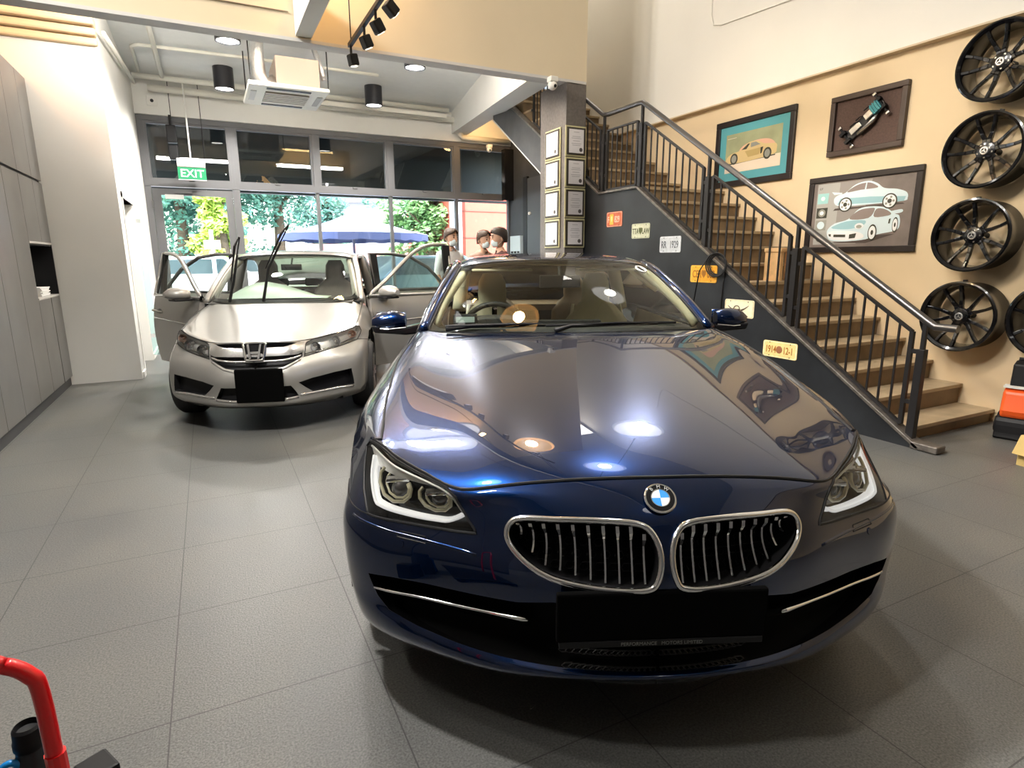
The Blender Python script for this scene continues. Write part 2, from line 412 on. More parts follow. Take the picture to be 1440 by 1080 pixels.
MB().box(-.50, -.23, FY-.05, FY-.035, 2.31, 2.38).build('notice_strip', mat('paper_white', (.85, .85, .83), .7), d)
for z in (2.15, 1.2, .3): MB().box(MX[0]+.035, MX[0]+.065, FY-.075, FY-.04, z, z+.12).build('hinge', mat('dark_alu', (.1, .1, .1), .4, metal=.5), d)
# under-stair wall door with two round white knobs, white skirting box and dark post
d = thing('door_3', None, None, kind='structure')
MB().box(RX+.13, RX+.178, 9.95, 10.72, 1.35, 2.86).build('leaf', mat('door_charcoal', (.05, .055, .062), .45), d)
MB().box(RX+.13, RX+.178, 10.74, 10.90, 1.35, 2.9).build('jamb_gap', BLACK, d)
for y in (10.07, 10.60): MB().lathe([(.0, -.03), (.03, -.03), (.03, 0)], 14, (RX+.13, y, 2.19), 'x').build('knob', WHITE, d)
tag(MB().box(RX+.02, RX+.178, 9.9, 10.95, 1.22, 1.36).build('wall_cabinet_unit', mat('pale_grey_plastic', (.62, .66, .68), .5), bevel=.01), 'pale grey low box unit below the charcoal door under the stair', 'box')
b = MB().box(RX+.10, RX+.178, 10.97, 11.42, 1.25, 1.78).build('wall_noticeboard', mat('pale_blue_board', (.55, .66, .70), .5)); tag(b, 'pale blue-grey wall panel beside the red building view, above dark slots', 'panel')
sl = MB()
for k in range(3): sl.box(RX+.09, RX+.10, 11.0+k*.14, 11.09+k*.14, 1.26, 1.47)
sl.build('dark_slots', BLACK, b)
tag(MB().box(RX-.02, RX+.178, 11.40, FY-.08, 2.5, 3.5).build('dark_column', BLACKG), 'black upright post where the shop front meets the under-stair wall', 'post')
# ------------------------------------------------------------------ exit sign on its rod
t = thing('exit_sign', 'green and white EXIT sign hanging on a rod before the glass door', 'sign', (-.065, 11.2, 0))
MB().box(-.20, .20, -.03, .03, 2.78, 2.90).build('housing', WHITE, t, bevel=.005)
MB().box(-.20, .20, -.012, .012, 2.575, 2.78).build('panel', mat('exit_green', (.0, .17, .065), .4, emit=(.0, .42, .16), estr=.08), t)
MB().box(-.2, .2, -.016, -.012, 2.575, 2.583).box(-.2, .2, -.016, -.012, 2.772, 2.78).build('border', WHITE, t)
text('lettering', 'EXIT', .165, mat('exit_white', (.85, .9, .87), .4, emit=(.9, 1, .95), estr=.25), t, (0, -.016, 2.672), (PI/2, 0, 0), bold=.0015)
MB().tube([(0, 0, 2.9), (0, 0, CZ)], .012).build('rod', WHITE, t)
# ------------------------------------------------------------------ wall cabinets on the left
LAM = mat('grey_laminate', (.17, .165, .155), .28, metal=.35, var=.12, vscale=3)
cx, cy0, cy1 = -1.42, .4, 7.79
c = thing('tall_cabinet', 'grey laminate wall of tall cabinets with an open black niche', 'cabinet', (cx, 0, 0))
MB().box(-.6, -.02, cy0, cy1, .0, .1).box(-.6, -.022, cy0, cy1, .1, .98).box(-.6, -.022, cy0, 6.9, .98, 1.5).box(-.6, -.022, cy0, cy1, 1.5, 3.07).box(-.6, -.3, 6.9, cy1, .98, 1.5).build('carcass', mat('cabinet_dark', (.04, .04, .042), .5), c)
ys = [.4, .9, 1.4, 1.9, 2.4, 2.9, 3.4, 3.9, 4.4, 4.9, 5.4, 5.9, 6.4, 6.9, 7.40, 7.79]
for a, b in zip(ys, ys[1:]):
    MB().box(-.02, 0, a+.003, b-.003, 2.115, 3.08).build('upper_door', LAM, c, bevel=.002)
for a, b in zip(ys, ys[1:]):
    if a >= 6.89:
        MB().box(-.02, 0, a+.003, b-.003, 1.5, 2.09).build('door', LAM, c, bevel=.002)
        MB().box(-.02, 0, a+.003, b-.003 if b > 7.5 else b-.02, .1, .965).build('door', LAM, c, bevel=.002)
    else: MB().box(-.02, 0, a+.003, b-.003, .1, 2.09).build('door', LAM, c, bevel=.002)
for z in (.965, 1.485): MB().box(-.3, .004, 6.9, cy1, z, z+.018).build('niche_edge', mat('niche_trim', (.5, .48, .45), .4), c)
MB().box(-.29, -.285, 6.91, cy1-.01, .985, 1.485).box(-.29, .0, cy1-.02, cy1-.003, .985, 1.485).box(-.29, -.004, 6.9, 6.915, .985, 1.485).box(-.29, -.004, 6.91, cy1-.02, 1.47, 1.485).build('niche_lining', BLACK, c)
t = thing('paper_stack', 'loose stack of white papers leaning in the black cabinet niche', 'papers', (cx-.14, 7.42, .986))
for k in range(7):
    a = random.uniform(-.08, .08); s_ = MB().box(-.1, .1, -.15, .15, k*.012, k*.012+.01).build('sheet', mat('paper_white', (.85, .85, .83), .7), t); s_.rotation_euler = (0, 0, a)
lean = MB().box(-.1, -.085, -.13, .15, 0, .28).build('sheet', MATS['paper_white'], t); lean.location = (.02, .03, .085); lean.rotation_euler = (0, -.3, .05)
# ------------------------------------------------------------------ ceiling: air-con cassette, downlights, pipes, track lights
t = thing('ceiling_air_conditioner', 'white cassette air conditioner hung on rods below the rear ceiling', 'air conditioner', (1.165, 9.05, 3.45))
ACW = mat('aircon_plastic', (.70, .68, .60), .5)
MB().box(-.49, .49, -.54, .54, 0, .05).build('fascia', ACW, t, bevel=.015)
g = MB().box(-.27, .27, -.27, .27, -.012, .0).build('intake_grille', mat('grille_brown', (.2, .17, .14), .5), t)
for k in range(6): MB().box(-.27, .27, -.25+k*.09, -.21+k*.09, -.02, -.008).build('slat', ACW, t)
for s in (-1, 1):
    MB().box(-.27, .27, s*.42-.035, s*.42+.035, -.006, .003).build('outlet_flap', BLACK, t)
    MB().box(s*.41-.035, s*.41+.035, -.25, .25, -.006, .003).build('outlet_flap', mat('flap_grey', (.4, .38, .34), .5), t)
MB().box(-.14, .40, -.38, .40, .05, .42).build('body', mat('aircon_body', (.50, .40, .32), .55), t, bevel=.01)
FOIL = mat('foil_duct', (.75, .74, .72), .28, metal=.9, bump=1., bscale=35)
MB().tube([(-.33, -.25, .62), (-.34, -.25, .45), (-.33, -.25, .2), (-.26, -.24, .09), (-.15, -.22, .14)], .085, 14).build('duct', FOIL, t, smooth=True)
MB().tube([(.36, -.28, .60), (.44, -.29, .35), (.47, -.3, .2)], .035, 10).build('duct', FOIL, t, smooth=True)
for x, y in ((-.45, -.4), (.5, -.4), (-.45, .45), (.5, .45)): MB().tube([(x, y, .05), (x, y, .65)], .009, 6).build('rod', STEEL, t)
DLB = mat('downlight_body', (.03, .03, .034), .3, metal=.4)
def downlight(x, y, label):
    t = thing('downlight', label, 'downlight', (x, y, 3.80), group='black drum downlights')
    MB().lathe([(.125, 0), (.14, 0), (.14, .3), (.0, .3)], 28).lathe([(.125, 0), (.12, .04), (.0, .04)], 28).build('drum', DLB, t, smooth=.7)
    MB().lathe([(.0, .012), (.118, .012), (.118, .02), (0, .02)], 24).build('lamp_lens', emit_mat('lamp_white', (1, .97, .92), 14), t)
    return t
downlight(.47, 8.2, 'short-looking black drum downlight left of the air conditioner, nearest the beam')
downlight(.49, 10.4, 'black drum downlight left of the air conditioner, hanging nearer the windows')
downlight(2.72, 8.2, 'black drum downlight close behind the beige beam, right of the air conditioner')
downlight(2.72, 10.4, 'black drum downlight hanging before the second window bay from the right')
for n_, pts, r, lab in (('ceiling_pipe', [(-.55, 11.3, 3.92), (RX-1.1, 11.3, 3.92), (RX-1.0, 11.3, 3.9), (RX-1.0, 11.35, 3.66), (RX-.95, 11.4, 3.64), (RX+.1, 11.45, 3.64)], .05, 'thick cream pipe along the window head, dropping beside the stair beam'),
                    ('ceiling_pipe', [(LX+.06, 11.1, 4.03), (4.3, 11.1, 4.03)], .04, 'cream pipe running along the ceiling above the thick window pipe'),
                    ('ceiling_pipe', [(-.62, 10.9, 4.05), (-.6, 9.75, 4.05), (-.52, 9.65, 4.05), (.75, 9.6, 4.05), (2.6, 9.6, 4.05)], .022, 'thin bent cream conduit crossing the ceiling behind the downlights'),
                    ('ceiling_pipe', [(-.35, 6.7, 4.03), (-.33, 11.0, 4.03)], .03, 'straight cream pipe running from the beam back towards the windows'),
                    ('ceiling_pipe', [(LX+.06, 7.9, 3.62), (LX+.07, 11.2, 3.95)], .025, 'sloping cream pipe along the top of the white left wall')):
    tag(MB().tube(pts, r, 10).build(n_, PIPEW, smooth=True), lab, 'pipe')
for xa in (0, 2.6): tag(MB().box(xa-.8, xa+.8, 6.67, 6.80, 3.56, 3.60).build('added_beam_batten', WHITE), 'white batten added on the back of the beige beam for unseen fill light, '+('left one' if xa < 1 else 'right one'), 'light')  # battens added to carry the hidden fill lights
tr = MB().box(1.6, 4.2, 10.95, 11.03, 3.86, 3.93).build('cable_trunking', PIPEW); tag(tr, 'cream cable trunking under the ceiling right of the air conditioner', 'trunking')
t = thing('ceiling_strip_light', 'warm strip light glowing behind the beige beam', 'light', (2.55, 6.95, 4.0))
MB().box(-.65, .65, -.05, .05, .0, .1).build('batten', WHITE, t); MB().tube([(-.6, 0, -.02), (.6, 0, -.02)], .022, 10).build('tube', emit_mat('lamp_warm', (1, .68, .3), 14), t)
sp_ = thing('wall_speaker', 'black speaker hung on a bracket left of the EXIT sign', 'speaker', (-.30, 11.45, 3.0))
MB().box(-.07, .07, -.08, .06, .16, .42).build('cabinet', BLACK, sp_, bevel=.01); MB().box(-.07, .07, -.1, .04, -.1, .12).build('lower_cabinet', BLACK, sp_, bevel=.02)
MB().tube([(0, 0, .42), (0, .0, .58)], .02).build('bracket', STEEL, sp_)
for x, lab in ((-.28, 'thin dark hanging wire above the black speaker'), (.14, 'thin dark hanging wire right of the EXIT sign')):
    tag(MB().tube([(x, 11.36, CZ), (x, 11.36, 3.5 if x < 0 else 3.0)], .006, 6).build('hanging_wire', STEEL), lab, 'wire')
def camera_dome(loc, label, side):
    t = thing('security_camera', label, 'camera', loc)
    MB().box(-.05, .05, -.05, .05, .03, .09).build('mount', WHITE, t, bevel=.01)
    MB().ball((0, 0, 0), .055, 14, 10).build('housing', WHITE, t, smooth=True)
    MB().ball((side*.015, -.045, -.015), .02, 10, 8).build('lens', BLACKG, t, smooth=True)
camera_dome((3.80, 6.44, 3.30), 'white security camera on the beam at the pillar top', .5)
camera_dome((5.25, 11.35, 3.45), 'white security camera under the pipe near the stair', -.5)
t = thing('wall_socket', 'small white square fitting with dark key on the window head', 'fitting', (-.52, FY-.125, 3.78))
MB().box(-.075, .075, -.02, .0, -.075, .075).build('plate', WHITE, t, bevel=.008); MB().lathe([(0, -.03), (.025, -.03), (.025, -.02)], 12, (0, 0, 0), 'y').build('key', BLACK, t)
# track with spot heads, hung in front of the mezzanine
t = thing('track_light', 'black lighting track with angled spot heads hung before the beige boards', 'track light', (1.45, 0, 3.36))
MB().box(-.018, .018, 2.9, 6.35, -.015, .02).build('track', STEEL, t)
for y in (6.28, 3.2): MB().tube([(0, y, .02), (0, y, 4.04)], .006, 6).build('rod', STEEL, t)
SPOTS = [(6.3, .2), (5.75, .45), (5.35, .6), (4.95, .9), (4.1, .7), (3.3, .6)]
for k, (y, a) in enumerate(SPOTS):
    MB().tube([(0, y, -.01), (0, y, -.09)], .012, 8).build('stem', STEEL, t)
    h = MB().box(-.042, .042, -.042, .042, -.05, .055).build('spot_head', BLACK, t, bevel=.012)
    h.location = (.015, y, -.14); h.rotation_euler = (0, -a, .3)
    l_ = MB().lathe([(0, -.055), (.034, -.055), (.034, -.049), (0, -.049)], 14).build('lamp_lens', emit_mat('track_lamp', (1, .88, .7), 1.5), h)

# ------------------------------------------------------------------ staircase
WOOD = mat('stair_tile', (.21, .145, .08), .5, var=.22, vscale=7); TREAD = mat('stair_tread', (.44, .34, .215), .45, var=.14, vscale=7)
STRW = mat('stringer_paint', (.016, .018, .021), .42, var=.35, vscale=4)
WORN = mat('worn_steel', (.14, .125, .11), .4, metal=.5, var=.4, vscale=20)
X0, X1, RUN, RIS = 4.40, RX, .2555, .1667
st = thing('staircase', 'wood-tiled staircase with charcoal side wall rising along the cream wall', 'staircase', (0, 0, 0))
def nose(i): return 2.405+RUN*i, .105+RIS*i
for i in range(12):
    y, z = nose(i); zb = max(0, z-RIS-.001)
    s_ = MB().box(X0, X1-.002, y+.015, y+RUN+.02, max(0, zb-.02), z-.03).build('step', WOOD, st)
    MB().box(X0, X1-.002, y-.006, y+RUN+.015, z-.03, z).build('tread', TREAD, s_, bevel=.004)
LZ = .105+RIS*12
s_ = MB().box(X0, X1-.002, 5.485, 6.25, LZ-.18, LZ-.03).build('landing', WOOD, st); MB().box(X0, X1-.002, 5.465, 6.25, LZ-.03, LZ).build('tread', TREAD, s_)
for i in range(11):
    y, z = 6.24+RUN*i, LZ+RIS*(i+1)
    s_ = MB().box(X0, X1-.002, y+.015, y+RUN+.02, z-RIS-.10, z-.03).build('step', WOOD, st)
    MB().box(X0, X1-.002, y-.006, y+RUN+.015, z-.03, z).build('tread', TREAD, s_, bevel=.004)
def yz(poly, x0, x1): return MB().prism(poly, x0, x1, lambda a, b, c: (c, a, b))
sl = .645
yz([(2.245, 0), (5.47, 2.08), (6.2, 2.08), (7.10, 2.665), (7.10, 0)], 4.33, 4.395).build('side_wall', STRW, st)
yz([(7.10, 2.15), (7.10, 2.62), (8.93, 3.78), (9.2, 3.78), (9.2, 3.50)], 4.33, 4.395).build('upper_side_wall', mat('upper_stringer_paint', (.055, .056, .058), .5, var=.2, vscale=5), st)
yz([(6.3, 1.86), (6.3, 1.92), (9.1, 3.72), (9.1, 3.62)], 4.40, X1-.002).build('soffit', STRW, st)
for a, b in (((2.245, .0), (5.47, 2.08)), ((5.47, 2.08), (6.2, 2.08)), ((6.2, 2.08), (8.9, 3.77))):
    MB().bar((4.36, a[0], a[1]+.012), (4.36, b[0], b[1]+.012), .11, .026).build('edge_plate', WORN, st, bevel=.004)
MB().bar((4.36, 2.12, .03), (4.36, 2.3, .03), .11, .05).build('foot_block', WORN, st, bevel=.008)
MB().bar((4.327, 7.12, 2.16), (4.327, 9.2, 3.5), .012, .012).build('edge_strip', mat('pale_strip', (.6, .6, .58), .5), st)
# ------------------------------------------------------------------ railing
rl = thing('stair_railing', 'black steel stair railing with round handrail and thin balusters', 'railing', (0, 0, 0))
XR = 4.36
def top(y): return sl*(y-2.245) if y < 5.47 else (2.08 if y < 6.2 else 2.08+.645*(y-6.2))
HR = mat('handrail_steel', (.13, .125, .125), .3, metal=.8)
hp = [(XR, 2.13, .86), (XR, 2.27, .862), (XR, 2.33, .90), (XR, 5.40, 2.92), (XR, 5.47, 2.965), (XR, 5.56, 2.97), (XR, 6.10, 2.97), (XR, 6.2, 2.985), (XR, 6.3, 3.05), (XR, 7.6, 3.9), (XR, 8.0, 4.16)]
MB().tube(hp, .026, 12).build('handrail', HR, rl, smooth=.9)
POST = [2.33, 3.40, 4.44, 5.47, 6.17]
for y in POST:
    b = top(y) if y > 2.4 else .05
    h = {2.33: .90, 3.40: 1.60, 4.44: 2.285, 5.47: 2.96, 6.17: 2.965}[y]
    MB().box(XR-.026, XR+.026, y-.026, y+.026, b, h-.2).box(XR-.014, XR+.014, y-.014, y+.014, h-.2, h).build('post', STEEL, rl, bevel=.003)
def panel(ya, yb, n, oa=.045, ob=.71):
    ta, tb = top(ya), top(yb)
    if 5.4 < ya < 6.2: ta = tb = 2.08
    p = MB().bar((XR, ya, ta+ob), (XR, yb, tb+ob), .03, .018).bar((XR, ya, ta+oa), (XR, yb, tb+oa), .03, .018).bar((XR, ya, ta+oa), (XR, ya, ta+ob), .028).bar((XR, yb, tb+oa), (XR, yb, tb+ob), .028).build('rail_frame', STEEL, rl)
    for k in range(1, n+1):
        f = k/(n+1); y = ya+(yb-ya)*f; z = ta+(tb-ta)*f
        MB().bar((XR, y, z+oa), (XR, y, z+ob), .013).build('baluster', STEEL, p)
    for y, t, s in ((ya, ta, -1), (yb, tb, 1)):
        for dz in (.2, .56): MB().box(XR-.012, XR+.012, min(y, y+s*.06), max(y, y+s*.06), t+dz, t+dz+.03).build('bracket', STEEL, p)
panel(2.41, 3.33, 9); panel(3.47, 4.375, 8); panel(4.51, 5.41, 8); panel(5.54, 6.10, 5); panel(6.24, 7.0, 7); panel(7.06, 7.9, 8)
# a coil of dark cable hung on the edge plate with two loose ends
cb = MB(); cen = V(4.30, 4.20, 1.33)
for k in range(3):
    cb.tube([cen+V(-.01*k, (.10+.015*k)*math.cos(a), -.07+(.09+.01*k)*math.sin(a)) for a in [i*PI/10 for i in range(20)]], .007, 6, closed=True)
cb.tube([(4.36, 4.28, 1.36), (4.30, 4.30, 1.36), (4.29, 4.42, 1.2), (4.30, 4.50, .80)], .006, 6).tube([(4.36, 4.15, 1.30), (4.305, 4.12, 1.1), (4.31, 4.13, .75)], .008, 6)
tag(cb.build('cable_coil', BLACK, smooth=True), 'tangled dark cable hung over the stair edge beside the orange plate', 'cable')
# wooden block lying on a step (pale timber piece behind the railing)
t = thing('wooden_stool', 'small pale wooden stool standing on a stair step behind the railing', 'stool', (5.02, 4.02, 1.105))
PINE = mat('pine', (.70, .45, .22), .55, var=.15, vscale=12)
MB().box(-.17, .17, -.07, .13, .27, .31).build('seat', PINE, t, bevel=.008)
for x in (-.14, .14): MB().box(x-.02, x+.02, -.06, .12, 0, .27).build('leg', PINE, t)
# ------------------------------------------------------------------ embossed number plates on the stair side wall
def plate(y, z, w, h, col, border, body, ink, label, emblem=None, size=.1, tilt=0., small=None, gap=None):
    t = thing('number_plate', label, 'number plate', (4.329, y, z), group='vintage number plates')
    t.rotation_euler = (0, tilt, -PI/2)         # local x runs towards the viewer's right, local -y faces the room
    t.rotation_euler = (0, 0, -PI/2)
    r = .018; pts = []
    for cx_, cz_, a0 in ((w/2-r, h/2-r, 0), (-w/2+r, h/2-r, 90), (-w/2+r, -h/2+r, 180), (w/2-r, -h/2+r, 270)):
        pts += [(cx_+r*math.cos(math.radians(a0+a)), cz_+r*math.sin(math.radians(a0+a))) for a in (0, 30, 60, 90)]
    MB().prism(pts, -.004, 0, lambda a, b, c: (a, c, b)).build('sheet', mat('plate_'+label.split()[0]+label.split()[1], col, .45, var=.12, vscale=25), t)
    MB().prism([(p[0]*.97, p[1]*.95) for p in pts], -.0046, -.004, lambda a, b, c: (a, c, b)).build('rim', mat('rim_'+label.split()[0]+label.split()[1], border, .45, var=.2, vscale=30), t)
    MB().prism([(p[0]*.92, p[1]*.86) for p in pts], -.0052, -.0046, lambda a, b, c: (a, c, b)).build('field', MATS['plate_'+label.split()[0]+label.split()[1]], t)
    im = mat('ink_'+label.split()[0]+label.split()[1], ink, .5, var=.2, vscale=40)
    for txt, dx in body: text('lettering', txt, size, im, t, (dx, -.0056, -.005), (PI/2, 0, 0), ext=.0012, bold=.0015).scale = (.66, 1, 1)
    if small: text('lettering', small, .02, im, t, (0, -.0056, -h*.37), (PI/2, 0, 0), ext=.0008)
    if emblem: emblem(t, im)
    for x in (-w*.3, w*.3):
        for zz in (h*.4, -h*.4): MB().lathe([(0, -.002), (.005, -.002), (.005, 0)], 8, (x, -.005, zz), 'y').build('bolt_hole', BLACK, t)
    return t
def em_shield(x, m):
    def f(t, im):
        MB().prism([(x-.026, .035), (x+.026, .035), (x+.026, -.005), (x, -.038), (x-.026, -.005)], -.008, -.0053, lambda a, b, c: (a, c, b)).build('emblem', m, t)
        MB().prism([(x-.012, .022), (x+.012, .022), (x+.012, 0), (x, -.018), (x-.012, 0)], -.0088, -.008, lambda a, b, c: (a, c, b)).build('emblem', MATS.get('plate_whitecream') or im, t)
    return f
def em_panel(t, im):
    MB().prism([(-.085, .06), (-.015, .06), (-.015, -.06), (-.085, -.06)], -.006, -.0053, lambda a, b, c: (a, c, b)).build('emblem', mat('plate_gold', (.75, .5, .06), .45), t)
    MB().prism([(-.067, .035), (-.033, .035), (-.033, .0), (-.05, -.035), (-.067, 0)], -.0075, -.006, lambda a, b, c: (a, c, b)).build('emblem', mat('plate_paleyellow', (.9, .75, .3), .45), t)
def em_wing(t, im):
    MB().tube([(-.025+.036*math.cos(a), -.007, -.01+.036*math.sin(a)) for a in [i*PI/8 for i in range(16)]], .004, 6, closed=True).build('emblem', im, t)
    w_ = MB()
    for k in range(4): w_.tube([(.015, -.006, -.012-.006*k), (.06, -.006, .004-.003*k), (.11-.015*k, -.006, .03-.012*k)], .0025, 5)
    for k in range(3): w_.tube([(-.065, -.006, -.012-.006*k), (-.10, -.006, .004-.004*k), (-.13+.015*k, -.006, .02-.012*k)], .0025, 5)
    w_.build('emblem', im, t)
def em_rose(t, im): MB().lathe([(.0, -.009), (.026, -.008), (.034, -.005)], 10, (-.005, 0, .0), 'y').build('emblem', mat('plate_brownred', (.30, .12, .05), .5), t)
plate(5.877, 1.772, .30, .17, (.62, .13, .05), (.85, .45, .32), [('F', -.112), ('829', .055)], (.95, .65, .5), 'red embossed number plate high on the stair side wall, nearest the pillar', em_panel, .1)
plate(5.387, 1.619, .31, .16, (.66, .68, .50), (.45, .48, .32), [('TTA', -.085), ('LAW', .088)], (.08, .09, .03), 'cream number plate lettered TTA LAW, between the red and the grey plate', em_shield(0, mat('plate_olive', (.13, .15, .04), .5)), .085, small=None)
plate(4.897, 1.463, .32, .165, (.60, .64, .68), (.70, .74, .78), [('RR', -.095), ('1929', .06)], (.10, .11, .13), 'pale grey number plate lettered RR 1929, third from the pillar', None, .1)
plate(4.399, 1.171, .35, .165, (.75, .36, .03), (.85, .47, .08), [('CER', -.085), ('002', .10)], (.30, .12, .01), 'orange number plate half covered by the hanging cable', em_shield(.008, mat('plate_darkorange', (.35, .14, .02), .5)), .1)
plate(3.928, .868, .34, .16, (.78, .71, .50), (.66, .56, .33), [], (.08, .07, .04), 'weathered cream plate with a ring and wings emblem, behind the car mirror', em_wing, .1)
plate(3.453, .548, .345, .14, (.80, .62, .26), (.88, .80, .52), [('1914', -.09), ('12-1', .085)], (.36, .13, .01), 'gold number plate lettered 1914 12-1, lowest on the stair side wall', em_rose, .085)
# ------------------------------------------------------------------ framed certificates on the pillar
GOLDW = mat('cert_cream_edge', (.62, .58, .33), .5); CERTB = mat('cert_frame', (.045, .038, .03), .4); PAPER = mat('cert_paper', (.80, .78, .80), .6); INKG = mat('cert_ink', (.45, .43, .46), .7); SEAL = mat('cert_seal', (.10, .09, .09), .45)
ROWN = ['topmost', 'second from top', 'third from top', 'lowest visible']
def cert(face, k):
    zc = 2.72-.362*k
    lab = '%s certificate in a dark frame with %s, on the %s' % (ROWN[k], 'cream edge' if face else 'cream edge and dark seal', 'pillar side towards the windows' if face else 'pillar face towards the wheels')
    lab = '%s framed certificate on the %s' % (ROWN[k], "pillar's narrow left side, towards the windows" if face else "pillar's front face, above the blue car roof")
    t = thing('framed_certificate', lab, 'certificate', (4.026, 6.79, zc) if face else (4.165, 6.496, zc), -PI/2 if face else 0, group='framed certificates on the pillar')
    if face: t.rotation_euler = (0, 0, -PI/2)
    w, h = (.30 if not face else .37), .352
    MB().box(-w/2, w/2, -.012, 0, -h/2, h/2).build('edge', GOLDW, t, bevel=.003)
    MB().box(-w/2+.018, w/2-.018, -.02, -.012, -h/2+.018, h/2-.018).build('frame', CERTB, t, bevel=.002)
    MB().box(-w/2+.045, w/2-.045, -.022, -.02, -h/2+.04, h/2-.04).build('paper', PAPER, t)
    ln = MB()
    for q, (ww, zz) in enumerate(((.08, .10), (.12, .05), (.14, .03), (.10, 0), (.14, -.03), (.12, -.05))): ln.box(-ww/2, ww/2, -.0226, -.022, zz, zz+.006)
    ln.build('print', INKG, t)
    MB().lathe([(0, -.024), (.022, -.0235), (.024, -.022)], 14, (w*.22, 0, -.095), 'y').build('seal', SEAL, t)
for k in range(4):
    cert(0, k); cert(1, k)
# ------------------------------------------------------------------ framed pictures on the cream wall
FRM = mat('dark_frame', (.022, .016, .015), .35); FRB = mat('brown_frame', (.055, .035, .027), .4)
def pic_root(name, y0, y1, z0, z1, label, cat='picture'):
    t = thing(name, label, cat, (RX, (y0+y1)/2, (z0+z1)/2), -PI/2); return t, y1-y0, z1-z0
def frame(t, w, h, fw, dep, m, back):
    f = MB()
    f.box(-w/2, w/2, -dep, 0, h/2-fw, h/2).box(-w/2, w/2, -dep, 0, -h/2, -h/2+fw).box(-w/2, -w/2+fw, -dep, 0, -h/2+fw, h/2-fw).box(w/2-fw, w/2, -dep, 0, -h/2+fw, h/2-fw)
    f.build('frame', m, t, bevel=.006)
    MB().box(-w/2+fw, w/2-fw, -back-.002, -back, -h/2+fw, h/2-fw).build('backing', m, t)
def flat(t, name, poly, y, m, th=.0012):
    return MB().prism(poly, -y-th, -y, lambda a, b, c: (a, c, b)).build(name, m, t)
def ell(cx, cz, rx, rz, n=24): return [(cx+rx*math.cos(2*PI*k/n), cz+rz*math.sin(2*PI*k/n)) for k in range(n)]
def smoothp(P, n=4): return curve_pts(P, n, True)
# 1: tan sports car print on teal mount
t, w, h = pic_root('framed_picture', 4.54, 5.635, 2.145, 2.885, 'framed print of a tan sports car on a teal mount, left of the three pictures')
frame(t, w, h, .065, .035, FRM, .012)
MB().box(-w/2+.06, w/2-.06, -.016, -.012, -h/2+.06, h/2-.06).build('mount', mat('teal_mount', (.10, .36, .40), .6), t)
pm = mat('print_olive', (.36, .38, .22), .6, var=.25, vscale=2.5)
pw, ph = .78, .43
flat(t, 'print', [(-pw/2, -ph/2), (pw/2, -ph/2), (pw/2, ph/2), (-pw/2, ph/2)], .016, pm)
flat(t, 'print', smoothp([(-.22, -.06), (-.14, .06), (.08, .10), (.26, .07), (.33, -.03), (.2, -.1), (-.1, -.1)]), .0174, mat('print_pink', (.72, .42, .30), .6))
flat(t, 'print', [(-pw/2, -ph/2), (pw/2, -ph/2), (pw/2, -.085), (-pw/2, -.095)], .0186, mat('print_pale', (.78, .66, .52), .6))
tan = mat('print_tan', (.66, .50, .24), .55); dk = mat('print_dark', (.05, .05, .035), .5); gr = mat('print_grey', (.3, .3, .26), .5)
flat(t, 'car_drawing', smoothp([(-.36, -.10), (-.37, -.05), (-.30, -.005), (-.16, .02), (-.06, .085), (.06, .09), (.16, .045), (.27, .03), (.33, .015), (.335, -.04), (.31, -.08), (.1, -.105), (-.2, -.115)]), .0198, tan)
flat(t, 'car_drawing', [(-.15, .02), (-.06, .075), (-.035, .075), (-.08, .02)], .021, dk); flat(t, 'car_drawing', [(-.02, .078), (.05, .08), (.115, .045), (-.02, .03)], .021, gr)
flat(t, 'car_drawing', [(-.10, -.0), (.13, .01), (.10, -.06), (-.05, -.07)], .021, mat('print_tan_dark', (.5, .36, .14), .55)); flat(t, 'car_drawing', [(.12, .01), (.155, .012), (.14, -.05), (.12, -.06)], .0216, dk)
for x in (-.255, .215):
    flat(t, 'car_drawing', ell(x, -.065, .055, .062), .021, dk); flat(t, 'car_drawing', ell(x, -.065, .036, .042), .0222, gr)
flat(t, 'car_drawing', [(-.33, -.125), (.32, -.10), (.32, -.088), (-.33, -.108)], .0192, dk)
flat(t, 'car_drawing', [(-.37, .165), (-.24, .168), (-.24, .172), (-.37, .170)], .0176, mat('print_pale', (.78, .66, .52), .6))
# 2: shadow box with a toy racing chassis
t, w, h = pic_root('shadow_box', 3.405, 4.132, 2.292, 2.84, 'brown shadow box frame holding a small model car chassis', 'frame')
frame(t, w, h, .05, .05, FRB, .012)
MB().box(-w/2+.05, w/2-.05, -.016, -.012, -h/2+.05, h/2-.05).build('felt', mat('brown_felt', (.10, .062, .05), .9, var=.2, vscale=60), t)
c = MB().box(-.21, .21, -.030, -.02, -.05, .05).build('model_chassis', mat('carbon_plate', (.02, .02, .022), .35), t); c.rotation_euler = (0, -math.radians(38), 0); c.location = (0, -.02, 0)
SILV = mat('model_silver', (.6, .6, .58), .25, metal=.9); TEALM = mat('model_teal', (.05, .22, .27), .3, metal=.6)
MB().box(-.15, -.03, -.055, -.03, -.03, .03).box(.02, .10, -.06, -.03, -.025, .035).build('receiver', SILV, c, bevel=.006)
MB().box(.10, .19, -.075, -.03, -.045, .045).build('motor_mount', TEALM, c, bevel=.006)
for k in range(3): MB().box(.115+k*.025, .125+k*.025, -.082, -.07, -.05, .05).build('heat_sink', TEALM, c)
MB().tube([(-.10, -.045, -.06), (.06, -.045, -.065), (.12, -.045, -.05)], [.018, .02, .01], 10).build('exhaust', SILV, c, smooth=True)
